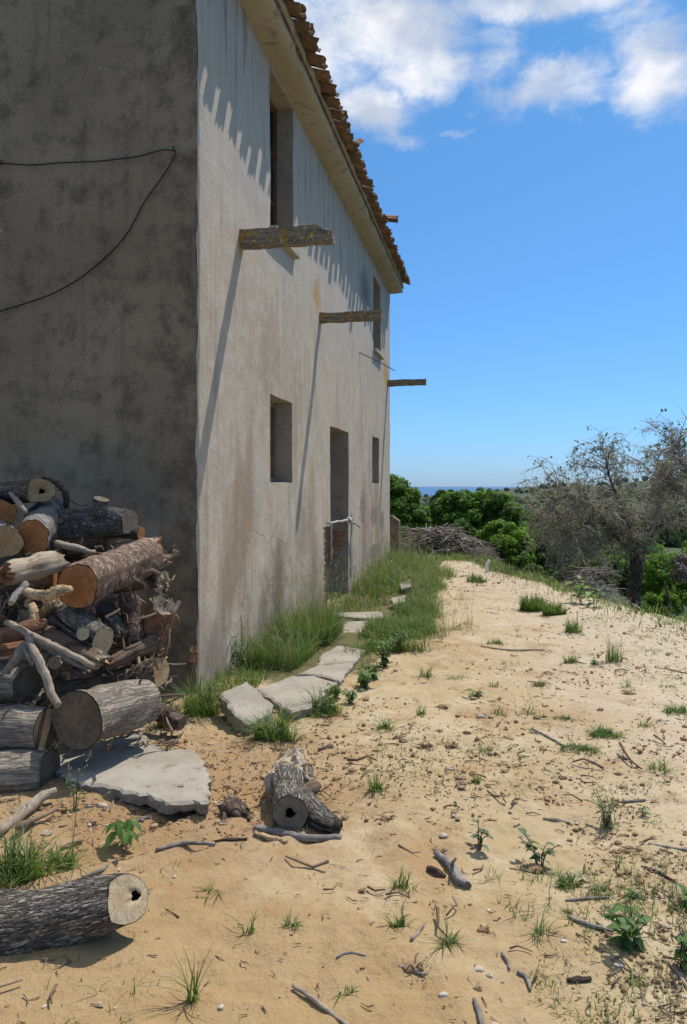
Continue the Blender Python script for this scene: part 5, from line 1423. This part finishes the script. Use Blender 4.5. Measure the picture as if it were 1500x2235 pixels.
def clump_roots(px, v, wpx, n, label, group, seed):
    """dug-up knot of roots and soil"""
    g = np.random.default_rng(seed); p = PGr(px, v); R_ = wpx / 2 / F * p[1]; root = empty('root_clump', p.tolist(), label, 'root clump', group)
    mb = MB()
    for k in range(n):
        a = g.random() * 6.283; q = g.uniform(-.4, .4, 3) * R_ * (1, 1, .3); q[2] = abs(q[2])
        e = q + np.array((math.cos(a), math.sin(a), g.uniform(-.05, .35))) * R_ * g.uniform(.4, 1.0)
        mdl = (q + e) / 2 + g.normal(size=3) * R_ * .18; e[2] = max(e[2], .002); mdl[2] = max(mdl[2], .003)
        V, F_, uv = tube(smooth_path([q, mdl, e], 3), np.linspace(.05, .018, 7) * R_ * g.uniform(.6, 1.6), 5); mb.add(V, F_, tint=g.random() * .5)
    mb.build('roots', M['litter'], root)
    V, Fl = ico(1, seed, .35); mk('soil', V * np.array((.62, .42, .24)) * R_ + (0, 0, .05 * R_), Fl, M['clod'], root, smooth=False, tint=np.full(len(V), .15))
for q, (a, b_, w) in enumerate([(1180, 1494, 44), (935, 1630, 46), (985, 1630, 42), (845, 1790, 46), (1020, 1600, 30), (960, 1860, 40), (900, 2115, 70), (1055, 2030, 40), (1360, 1655, 30), (1040, 2160, 34),
                                (880, 1620, 26), (965, 2055, 36), (1230, 1700, 30), (1375, 1515, 40), (1170, 1900, 60), (965, 1545, 40), (1310, 1550, 22), (1240, 1990, 30), (1350, 1690, 24), (1130, 1670, 24), (1000, 1700, 30), (790, 1945, 26)]):
    clump_roots(a, b_, w, 14, 'dug-up knot of dry roots and soil on the sand', 'root knots on the sand', 300 + q)

STN = [(984, 1680, 22, 'rounded pale grey stone on the sand right of centre'), (1352, 2108, 22, 'oval tan stone near the bottom right'), (1046, 2118, 22, 'flat pale stone near the bottom edge'),
       (968, 1825, 20, 'white stone above the broken grey branch'), (1232, 2055, 14, 'reddish round pebble by the thin sticks'), (968, 2173, 20, 'smooth tan stone'),
       (1080, 2238, 18, 'whitish stone cut by the bottom edge'), (222, 1760, 24, 'smooth white cobble in front of the large broken slab'), (193, 1758, 16, 'two-toned small cobble left of the white cobble'),
       (262, 1738, 26, 'brown clod under the overhang of the broken slab'), (280, 1745, 16, 'round brown pebble beside the brown clod'), (258, 1632, 44, 'crumbly orange lump under the hollow-faced log'),
       (1050, 1566, 20, 'small white stone in the sand beyond the centre'), (1006, 1700, 14, 'small chalky stone left of the pale tuft'), (230, 1802, 12, 'small round white pebble by the seedling'), (100, 1822, 26, 'flat whitish stone in the weedy patch')]
for q, (a, b_, w, lb) in enumerate(STN):
    p = PGr(a, b_); r = w / 2 / F * p[1]; V, Fl = ico(2, 400 + q, .05 if 'clod' not in lb and 'lump' not in lb else .2)
    V = V * (1 + .34 * fbm(V[:, 0] * 1.3 + q * 3, V[:, 1] * 1.3 + V[:, 2], q, 3)[:, None] * 2)
    o = mk('stone', V * np.array((1.15, .85, .5)) * r * .92 + p + (0, 0, r * .16), Fl, M['clod' if ('clod' in lb or 'lump' in lb) else 'pebble'], loc=p, tint=np.full(len(V), .3 + .5 * rnd.random()))
    tag(o, lb, 'stone', 'stones on the sand')

# white bent pipe on the far edge of the yard
p = PGr(1063, 1249); s = p[1] / F
tube_obj('pipe', [p + (0, 0, -.05), p + (-.0, 0, 14 * s), p + (1.0 * s, 0, 19 * s), p + (6.5 * s, 0, 26 * s)], 3.6 * s, M['white'], 'short white plastic pipe bent at the top, stuck in the far sand', 'pipe', wob=0, n=10)
p = PGr(1260, 1362); s = p[1] / F
tube_obj('stake', [p + (0, 0, -.05), p + (0, 0, 30 * s)], .9 * s, M['stick'], 'thin whitish stake standing in the sand near the far grass patch', 'stake', wob=0)

# ------------------------------------------------------------------ trees, shrubs, brush
def leaf_cloud(Cn, sig, n, size, seed=0, up=.3, tintlo=0, tinthi=1.0, asp=.55):
    """n leaf quads gaussian round clump centres Cn (K,3) with spread sig (K,)"""
    g = np.random.default_rng(seed); K = len(Cn); idx = g.integers(0, K, n)
    d = g.normal(size=(n, 3)); d /= np.linalg.norm(d, axis=1)[:, None]; rr = g.random(n) ** .42
    P = Cn[idx] + d * (sig[idx] * rr)[:, None] * np.array((1, 1, .85))
    nr = d * .9 + g.normal(size=(n, 3)) * .55 + np.array((0, 0, up)); nr /= np.linalg.norm(nr, axis=1)[:, None]
    a = np.cross(nr, g.normal(size=(n, 3))); a /= np.linalg.norm(a, axis=1)[:, None]; b = np.cross(nr, a)
    sz = (size * g.uniform(.6, 1.35, n))[:, None]
    V = np.stack([P - a * sz * .5, P + b * sz * asp * .5 + nr * sz * .06, P + a * sz * .5, P - b * sz * asp * .5 + nr * sz * .06], 1).reshape(-1, 3)
    Q = np.arange(n * 4).reshape(-1, 4)
    t = np.clip(g.normal(.45, .22, n) + (g.random(K)[idx] - .5) * .5, tintlo, tinthi)
    return V, Q, np.repeat(t, 4)

def crown_clumps(blobs, per, seed, cs=.32):
    g = np.random.default_rng(seed); Cn = []; Sg = []
    for (cx, cy, cz, rx, ry, rz) in blobs:
        d = g.normal(size=(per, 3)); d /= np.linalg.norm(d, axis=1)[:, None]; r = (.35 + .65 * g.random(per) ** .5)[:, None]
        Cn.append(np.array((cx, cy, cz)) + d * r * np.array((rx, ry, rz)) * .88); Sg.append(np.full(per, cs * min(rx, rz)) * g.uniform(.55, 1.25, per))
    return np.concatenate(Cn), np.concatenate(Sg)

def leafy(name, label, cat, base, blobs, per, n, size, m_, seed, group=None, trunk_r=.09, cs=.40, asp=.62):
    n = int(n * 3.6); size = size * .70; per = int(per * 1.5)
    base = np.asarray(base, float); root = empty(name, base.tolist(), label, cat, group)
    Cn, Sg = crown_clumps(blobs, per, seed, cs); V, Q, t = leaf_cloud(Cn, Sg, n, size, seed, asp=asp)
    mk('crown', V - base, Q, M[m_], root, smooth=False, tint=t)
    mb = MB(); g = np.random.default_rng(seed)
    top = np.mean([b[:3] for b in blobs], axis=0)
    fork = base + (top - base) * .35
    P = smooth_path([base - (0, 0, .3), base + (fork - base) * .5 + g.normal(size=3) * .05, fork], 4); V, F_, uv = tube(P, np.linspace(trunk_r * 1.2, trunk_r * .8, len(P)), 9, .2, seed); mb.add(V, F_, uv)
    for k in range(min(22, len(Cn))):
        e = Cn[g.integers(len(Cn))]; mdp = (fork + e) / 2 + g.normal(size=3) * .12 + (0, 0, .1)
        P = smooth_path([fork, mdp, e], 4); V, F_, uv = tube(P, np.linspace(trunk_r * .5, trunk_r * .1, len(P)), 5, .1, k); mb.add(V, F_, uv)
    mb.build('trunk', M['trunk'], root)
    return root

def blob(px, v, d, rpx, rv, depth=None):
    p = PX(px, v, d); rx = rpx / F * d; rz = rv / F * d
    return (p[0], p[1], p[2], rx, depth or max(rx, rz), rz)

def based(px, d, lift=0):
    x = (px - 750) / F * d; return np.array((x, d, gz1(x, d) + lift))

leafy('tree', 'dense bright green tree beside the far corner of the house', 'tree', based(855, 27), [blob(850, 1088, 27, 48, 58), blob(880, 1105, 26.5, 42, 55), blob(905, 1140, 26, 32, 40), blob(800, 1090, 27.5, 60, 55), blob(740, 1100, 28, 60, 55)], 34, 17000, .17, 'leaf_green', 1)
leafy('tree', 'lighter green small tree between the two dense trees', 'tree', based(938, 27), [blob(925, 1142, 27, 30, 30), blob(950, 1156, 27, 34, 34), blob(915, 1155, 27, 30, 30)], 26, 5500, .15, 'leaf_mid', 2)
leafy('tree', 'wide dark green tree behind the brush pile', 'tree', based(1045, 27), [blob(985, 1116, 27, 42, 40), blob(1030, 1108, 26.5, 50, 38), blob(1078, 1112, 26.5, 50, 42), blob(1110, 1140, 26, 38, 52), blob(1020, 1150, 26.5, 80, 45), blob(1090, 1170, 26, 50, 45)], 34, 21000, .17, 'leaf_green', 3)
leafy('conifer', 'dark pine top behind the dense green trees', 'tree', based(968, 45), [blob(965, 1092, 45, 20, 22), blob(985, 1085, 46, 16, 15), blob(950, 1098, 45, 12, 20)], 22, 2200, .26, 'leaf_dark', 4, cs=.4)
leafy('shrub', 'tall bright green shrub on the right of the brush pile', 'shrub', based(1105, 18.6), [blob(1085, 1165, 18.8, 38, 36), blob(1112, 1192, 18.4, 52, 48), blob(1135, 1218, 18, 30, 38), blob(1070, 1206, 18.6, 30, 30)], 26, 9000, .10, 'leaf_meadow', 5, trunk_r=.05)
leafy('shrub', 'dark grey-green shrub below the left side of the bare tree', 'shrub', based(1195, 19), [blob(1190, 1200, 19, 40, 50), blob(1215, 1180, 19.5, 40, 45), blob(1175, 1235, 18.6, 32, 30), blob(1240, 1215, 19, 36, 45)], 26, 9000, .085, 'leaf_dark', 6, trunk_r=.05)
leafy('shrub', 'mid green rounded shrub behind the dead branches', 'shrub', based(1300, 17.5), [blob(1290, 1232, 17.5, 44, 32), blob(1325, 1240, 17.5, 36, 36), blob(1255, 1245, 17.5, 30, 26)], 26, 6500, .075, 'leaf_meadow', 7, trunk_r=.04)
leafy('shrub', 'dark shrub low under the fork of the bare tree', 'shrub', based(1350, 18.5), [blob(1345, 1235, 18.5, 44, 46), blob(1372, 1260, 18.5, 36, 40), blob(1395, 1200, 20, 50, 40)], 22, 6000, .08, 'leaf_dark', 8, trunk_r=.04)
leafy('shrub', 'bright green thicket right of the bare tree trunk', 'shrub', based(1445, 18), [blob(1430, 1260, 18, 46, 60), blob(1475, 1275, 17.5, 46, 66), blob(1515, 1250, 18, 50, 70), blob(1440, 1320, 17, 44, 30), blob(1415, 1215, 21, 40, 36)], 26, 9500, .085, 'leaf_meadow', 9, trunk_r=.05)
leafy('shrub', 'reddish-brown shrub at the right edge under the hanging twigs', 'shrub', based(1500, 15), [blob(1490, 1240, 15, 28, 34), blob(1530, 1230, 15, 40, 50)], 20, 2600, .06, 'brush', 10, trunk_r=.04)
leafy('shrub', 'low dark shrub on the bank right of the tall bright shrub', 'shrub', based(1165, 16.6), [blob(1165, 1252, 16.6, 30, 22), blob(1195, 1262, 16.4, 30, 20), blob(1225, 1272, 16.2, 26, 18)], 18, 2400, .075, 'leaf_dark', 14, trunk_r=.03)
leafy('shrub', 'dry grey shrub between the low wall and the brush pile', 'shrub', based(885, 20.5), [blob(872, 1168, 20.5, 26, 22), blob(905, 1172, 20.5, 22, 18), blob(850, 1160, 21, 24, 26)], 16, 2600, .07, 'leaf_olive', 11, trunk_r=.03)
leafy('tree', 'olive tree further down the slope behind the shrubs', 'tree', based(1250, 36), [blob(1170, 1150, 36, 44, 36), blob(1230, 1140, 36, 50, 36), blob(1290, 1150, 36, 50, 40), blob(1345, 1140, 37, 50, 36), blob(1420, 1150, 37, 60, 45), blob(1490, 1140, 37, 60, 45)], 22, 11000, .17, 'leaf_dark', 12)
leafy('tree', 'distant rounded tree low between the dense tree and the bare tree', 'tree', based(1140, 60), [blob(1125, 1150, 60, 40, 26), blob(1160, 1140, 62, 30, 24)], 18, 3000, .3, 'leaf_mid', 13)

# the bare, twiggy grey trees
def bare_tree(label, limbs, seed, reach, ntw, leafn, group, droop=.5, trunk_m='trunk'):
    g = np.random.default_rng(seed); base = np.array(limbs[0][0][0]); root = empty('bare_tree', base.tolist(), label, 'tree', group)
    mb = MB(); ends = []
    for pts, rad in limbs:
        P = smooth_path(pts, 6); r = np.interp(np.linspace(0, 1, len(P)), np.linspace(0, 1, len(rad)), rad); V, F_, uv = tube(P, r, 14, .28, seed + len(ends)); mb.add(V - base, F_, uv)
        for q in range(int(len(P) * (.85 if not ends else .45)), len(P)): ends.append((P[q], P[min(q + 1, len(P) - 1)] - P[q - 1], r[q]))
    mb.build('trunk', M[trunk_m], root)
    tw = MB(); leaves = []
    tip = []
    for k in range(ntw // 16):     # boughs
        p, d, r = ends[g.integers(len(ends))]
        d = d / (np.linalg.norm(d) + 1e-9); dr = d * .5 + g.normal(size=3) * .75 + np.array((0, 0, .18)); dr /= np.linalg.norm(dr); L = reach * g.uniform(.45, 1.1)
        P = [p]; step = L / 6
        for s in range(6): dr = dr + g.normal(size=3) * .22 + np.array((0, 0, -.05 * droop * s)); dr /= np.linalg.norm(dr); P.append(P[-1] + dr * step)
        P = np.array(P); V, F_, uv = tube(P, np.linspace(min(.013, r * .5 + .004), .0035, 7), 4, cap=False); tw.add(V - base, F_, tint=g.random() * .5)
        for q in range(2, 7): tip.append((P[q], P[q] - P[q - 1]))
    for k in range(ntw):          # fine drooping twigs
        p, d = tip[g.integers(len(tip))]; d = d / np.linalg.norm(d); dr = d * .6 + g.normal(size=3) * .75; dr /= np.linalg.norm(dr); L = reach * g.uniform(.14, .42)
        P = [p]
        for s in range(4): dr = dr + g.normal(size=3) * .25 + np.array((0, 0, -.22 * droop)); dr /= np.linalg.norm(dr); P.append(P[-1] + dr * L / 4)
        P = np.array(P); V, F_, uv = tube(P, np.linspace(.0042, .0018, 5), 3, cap=False); tw.add(V - base, F_, tint=g.random())
        if len(leaves) < leafn and g.random() < .8: leaves += [P[g.integers(1, 5)] + g.normal(size=3) * .015 for _ in range(3)]
    tw.build('twigs', M['twig'], root)['kind'] = 'stuff'
    if leaves:
        Lc = np.array(leaves); V, Q, t = leaf_cloud(Lc, np.full(len(Lc), .02), len(Lc), .06, seed); mk('leaves', V - base, Q, M['leaf_olive'], root, smooth=False, tint=t)['kind'] = 'stuff'
    return root
D = 15.6
tb = based(1380, D, -.1)
T_ = lambda px, v, dd=0: PX(px, v, D + dd)
bare_tree('large half-bare grey tree with a thick leaning trunk on the bank', [
    ([tb, T_(1383, 1300), T_(1388, 1255), T_(1392, 1205)], [.18, .14, .125, .14]),
    ([T_(1392, 1210), T_(1412, 1175), T_(1432, 1150), T_(1475, 1125, .2), T_(1530, 1110, .4)], [.095, .08, .06, .04, .02]),
    ([T_(1388, 1205), T_(1366, 1195), T_(1352, 1178), T_(1335, 1150, -.3), T_(1290, 1125, -.6)], [.06, .045, .035, .028, .014]),
    ([T_(1392, 1200), T_(1385, 1160, .2), T_(1355, 1100, .3), T_(1330, 1040, .4), T_(1322, 990, .4)], [.06, .045, .03, .02, .008]),
    ([T_(1388, 1190), T_(1370, 1140, -.4), T_(1300, 1100, -.7), T_(1250, 1085, -.8), T_(1205, 1090, -.8)], [.06, .05, .04, .03, .012]),
    ([T_(1420, 1160), T_(1440, 1110, .5), T_(1425, 1070, .7)], [.06, .04, .015]),
    ([T_(1330, 1150, -.3), T_(1260, 1130, .2), T_(1200, 1130, .4)], [.04, .03, .012]),
    ([T_(1335, 1148, -.3), T_(1285, 1140, -.7), T_(1250, 1165, -.9), T_(1230, 1185, -1.0)], [.035, .025, .016, .008]),
    ([T_(1350, 1170, -.2), T_(1310, 1160, .6), T_(1285, 1185, .9)], [.035, .02, .008]),
], 21, .92, 5600, 7000, 'bare grey trees on the bank', 1.1)
bare_tree('second grey tree whose thin branches enter at the right edge', [
    ([based(1600, 13.5, -.1), PX(1590, 1250, 13.5), PX(1580, 1160, 13.5)], [.13, .11, .10]),
    ([PX(1580, 1165, 13.5), PX(1530, 1080, 13.5), PX(1490, 1020, 13.4), PX(1478, 965, 13.4)], [.08, .05, .03, .008]),
    ([PX(1580, 1165, 13.5), PX(1540, 1110, 13.2), PX(1480, 1070, 13), PX(1440, 1045, 13)], [.07, .045, .025, .01]),
    ([PX(1580, 1165, 13.5), PX(1620, 1060, 13.8), PX(1640, 980, 14)], [.08, .05, .02]),
], 22, .75, 2600, 1500, 'bare grey trees on the bank')
# leafy tuft on the topmost shoot of the bare tree
g_ = np.random.default_rng(5); tp = np.array([T_(1312 + g_.normal() * 13, 985 + g_.normal() * 16, .4) for _ in range(24)])
V, Q, t = leaf_cloud(tp, np.full(24, .06), 260, .045, 3)
bt = [o for o in bpy.data.objects if o.name == 'bare_tree'][0]
mk('leaves', V - np.array(bt.location), Q, M['leaf_olive'], bt, smooth=False, tint=np.minimum(t, .8))['kind'] = 'stuff'

# brush pile at the end of the terrace
def brush(name, label, cat, c, rx, ry, h, n, seed, rmax=.016, L=(.5, 1.3), kind=None, pal=.5):
    g = np.random.default_rng(seed); mb = MB(); c = np.asarray(c)
    for k in range(n):
        a = g.random() * 6.283; q = math.sqrt(g.random()); x = c[0] + rx * q * math.cos(a); y = c[1] + ry * q * math.sin(a)
        top = h * max(0, 1 - q ** 3.4) * (1 + 1.5 * float(fbm(np.array([x * 2.2]), np.array([y * 2.2]), seed, 2)[0])); z = gz1(x, y) + top * (g.random() ** .45)
        th = g.normal() * .5 + (0 if g.random() < .7 else 1.4); Lk = g.uniform(*L); el = g.normal() * .2 - (x - c[0]) / rx * .28 * math.cos(th)
        d = np.array((math.cos(th), math.sin(th), el)); s = np.linspace(-.5, .5, 5)
        P = np.array((x, y, z)) + s[:, None] * d * Lk + g.normal(size=(5, 3)) * .03 * Lk; P[:, 2] = np.maximum(P[:, 2] - .25 * (s * 2) ** 2 * Lk * .3, gz(P[:, 0], P[:, 1]) + .01)
        V, F_, uv = tube(P, np.linspace(1, .35, 5) * rmax * g.uniform(.25, 1), 4, cap=True); mb.add(V, F_, tint=g.random() * pal + (.5 if g.random() < .12 else 0))
    o = mb.build(name, M['brush'], loc=c); return tag(o, label, cat, None, kind)
brush('brush_pile', 'big heap of cut grey branches at the end of the terrace', 'brush pile', PX(968, 1212, 18.4), .90, .8, .56, 1000, 1, .022, pal=.75)
brush('brush_pile', 'low heap of dead twigs spilling down right of the big brush heap', 'brush pile', PX(1062, 1234, 17.2), .38, .5, .16, 150, 2, .012, (.3, .8))
brush('dead_branches', 'tangle of dead grey branches on the bank left of the bare tree', 'brush pile', PX(1310, 1300, 13.6) - (0, 0, .1), .62, .6, .98, 620, 3, .012, (.3, .9), pal=.9)
brush('dead_branches', 'thin fallen branches on the lip of the bank below the white pipe', 'brush pile', PX(1185, 1262, 15.4) + (.25, 0, 0), .6, .4, .22, 110, 4, .014, (.3, .8), pal=.9)
brush('dead_branches', 'fallen grey branches at the right edge of the bank', 'brush pile', PX(1480, 1335, 11.2), .5, .5, .3, 90, 5, .012, (.4, .9), pal=.9)
for q, (a, b_, w, lb, mm) in enumerate([(892, 1190, 20, 'pale rubble stone at the left foot of the brush heap', 'pebble'), (915, 1196, 18, 'second pale rubble stone by the brush heap', 'pebble'), (880, 1192, 14, 'broken red brick beside the low wall', 'brick'),
                                    (902, 1204, 16, 'grey rubble stone in front of the brush heap', 'pebble'), (890, 1208, 12, 'low rubble stone nearest the grass', 'pebble')]):
    p = PX(a, b_, 18.0); r = w / 2 / F * 18; V, Fl = ico(1, 500 + q, .2); p[2] = gz1(p[0], p[1]) + r * .3 + .12 * (q < 2)
    tag(mk('rubble_stone', V * np.array((1.2, .9, .7)) * r + p, Fl, M[mm], loc=p, smooth=False, tint=np.full(len(V), .3 + q * .1)), lb, 'rubble', 'rubble by the brush heap')
p = PX(890, 1160, 19); stick('red-brown stump sticking up behind the rubble', [p + (0, 0, -.5), p, p + (0.01, 0, .08)], (.05, .045, .03), 'split_red', None, 'stump', 70, name='stump')
# posts and stakes on the bank
for (a, b0, b1, d, r, lb, mm) in [(1141, 1262, 1228, 15.6, .022, 'short dark wooden post on the lip of the bank', 'root'), (1247, 1280, 1244, 14.6, .02, 'thin rusty post on the bank under the bare tree', 'split_red')]:
    p0 = PX(a + 2, b0, d); p1 = PX(a - 2, b1, d); p0[2] = gz1(p0[0], p0[1]) - .1
    stick(lb, [p0, (p0 + p1) / 2, p1], (r, r, r * .8), mm, 'posts on the bank', 'post', 71, .1, name='post')
p0 = PX(1468, 1350, 11.6); p0[2] = gz1(p0[0], p0[1]) - .05
stick('dead snapped sapling leaning on the bank at the right', [p0, PX(1462, 1325, 11.6), PX(1450, 1268, 11.7)], (.03, .03, .012), 'root', None, 'sapling', 72, .2, name='dead_sapling')

# far woodland over the valley and hills: one mass
def far_wood():
    g = np.random.default_rng(9); n = 9000; a = g.uniform(-.75, .75, n); r = 55 * (3000 / 55) ** g.random(n)
    x = r * np.sin(a); y = r * np.cos(a); k = fbm(x / 90, y / 90, 81, 3) * 2 > -.12 ; x, y, r = x[k], y[k], r[k]
    Zv = valley_z(x, y); S = g.uniform(1.4, 3.2, len(x)) * (1 + r / 900)
    mb = MB(); per = len(x) // 6 + 1
    for q in range(6):
        sl = slice(q * per, (q + 1) * per); V, Fl = ico(0, 600 + q, .35); m = len(V); xx, yy_, zz, ss = x[sl], y[sl], Zv[sl], S[sl]
        W_ = V[None] * ss[:, None, None] * np.array((1.1, 1.1, .9)) + np.stack([xx, yy_, zz + ss * .5], -1)[:, None]
        mb.add(W_.reshape(-1, 3), (Fl[None] + (np.arange(len(xx)) * m)[:, None, None]).reshape(-1, 3), tint=np.repeat(g.random(len(xx)), m))
    o = mb.build('far_wood', mat('far_foliage', tintmix((.03, .048, .02), (.07, .09, .035))), loc=(0, 300, -30), smooth=True); tag(o, 'scattered woodland over the valley and the far hills', 'woodland', None, 'stuff')

def valley_z(X, Y):
    Rr = np.hypot(X, Y); Z = gz(X, Y) + np.clip((Rr - 60) / 500, 0, 1) * 14 * fbm(X / 260, Y / 260, 71, 4) * 2
    def hill(cx, cy, sx, sy, h): return h * np.exp(-((X - cx) / sx) ** 2 - ((Y - cy) / sy) ** 2)
    return Z + hill(1050, 2200, 420, 500, 62) + hill(700, 3000, 330, 420, 46) + hill(1500, 2600, 600, 600, 60)
far_wood()

# ------------------------------------------------------------------ wood debris in the pile
g_ = np.random.default_rng(77); mb = MB()
for k in range(620):
    px = g_.uniform(-30, 385); v = g_.uniform(1180, 1640); d = 4.35 + (1640 - v) / 460 * .75 + g_.normal() * .14 + max(0, px - 250) / 130 * .25
    c = PX(px, v, d)
    if (c[0] - HC[0]) * AV[0] + (c[1] - HC[1]) * AV[1] > -.05: continue
    L = g_.uniform(.03, .17); dr = g_.normal(size=3) * (1, 1, .55); dr /= np.linalg.norm(dr); s = np.linspace(-.5, .5, 4)[:, None]
    P = c + s * dr * L + g_.normal(size=(4, 3)) * .012; r = L * g_.uniform(.02, .09)
    V, F_, uv = tube(P, np.array((.5, 1, .9, .3)) * r, 5); mb.add(V, F_, tint=g_.random())
tag(mb.build('wood_debris', mat('wood_debris', tintmix((.12, .075, .05), (.30, .215, .145))), loc=(-1.5, 4.8, .6)), 'splinters and bark scraps caught between the logs of the pile', 'wood scraps', None, 'stuff')

# ------------------------------------------------------------------ thin sea haze over the valley
def haze():
    V, Q = box(-21000, -21000, -150, 21000, 21000, 34)
    m = bpy.data.materials.new('haze'); m.use_nodes = True; b = NB(m.node_tree)
    out = b.n('ShaderNodeOutputMaterial'); v = b.n('ShaderNodeVolumePrincipled', {'Color': (.80, .90, 1.0), 'Density': 1.3e-5})
    b.t.links.new(v.outputs[0], out.inputs['Volume'])
    o = mk('haze', V, Q, m, smooth=False); o['kind'] = 'stuff'; o['label'] = 'thin blue sea haze over the valley'; o['category'] = 'haze'
haze()

# ------------------------------------------------------------------ labels for the many small things: say what each lies next to
LM = [(632, 1770, 'hollow forked log'), (990, 1900, 'broken grey branch'), (250, 1960, 'big foreground log'), (1375, 2060, 'bushy leafy weed'), (1178, 1885, 'round-leaved blue-green weed'), (1325, 1800, 'twiggy branching weed'),
      (1320, 1605, 'spreading dark green tuft'), (1262, 1640, 'spreading tuft with dry stems'), (1042, 1520, 'dark rosette weed'), (222, 1760, 'white cobble'), (984, 1680, 'rounded pale grey stone'), (400, 1690, 'large broken slab'),
      (650, 1520, 'cracked path slab'), (740, 1430, 'bend of the slab path'), (1180, 1330, 'long far grass patch'), (1340, 1440, 'wispy upright tuft'), (1063, 1245, 'white pipe'), (540, 1540, 'tilted block'), (780, 1345, 'door step'),
      (1490, 2120, 'weed at the bottom right edge'), (420, 2185, 'upright blades at the bottom edge'), (545, 2035, 'thin sand blades'), (822, 1725, 'small sprawling weed'), (1045, 1850, 'small round-leaved weed'), (598, 1612, 'big dense tuft'),
      (1482, 1555, 'flat trailing tuft'), (1310, 1945, 'low bright tuft'), (840, 1455, 'tall leafy weed clump'), (512, 1772, 'knobbly root chunk'), (272, 1862, 'seedling with drooping leaves'), (960, 1390, 'tall seeding stalks'),
      (1300, 1450, 'yellow-brown rosette'), (1232, 2055, 'reddish pebble'), (968, 2173, 'smooth tan stone'), (1352, 2108, 'oval tan stone'), (1046, 2118, 'flat pale stone near the bottom'), (1050, 1566, 'small white stone'), (1400, 1780, 'tiny four-leaved seedling'), (968, 1825, 'white stone')]
LMW = [(PGr(a, b_), t) for a, b_, t in LM]
used = set()
def place(o, base):
    p = np.array(o.location)
    for q, t in sorted(LMW, key=lambda e: np.linalg.norm(e[0][:2] - p[:2])):
        dx, dy = p[0] - q[0], p[1] - q[1]
        rel = ('right of' if dx > 0 else 'left of') if abs(dx) > abs(dy) * .6 else ('beyond' if dy > 0 else 'in front of')
        lb = '%s %s the %s' % (base, rel, t)
        if lb not in used: used.add(lb); o['label'] = lb; return
for o in list(bpy.data.objects):
    l = o.get('label')
    if l and len(l.split()) < 4: o['label'] = l + ' on the bare sand'
    if l == SM: place(o, 'small green grass tuft')
    elif l == 'thin dry stick lying on the sand': place(o, 'thin %s stick on the sand' % {'pale_stick': 'pale', 'grey_stick': 'grey', 'dark_root': 'dark brown'}[o.data.materials[0].name])
    elif l == 'dug-up knot of dry roots and soil on the sand': place(o, 'dug-up knot of dry roots')
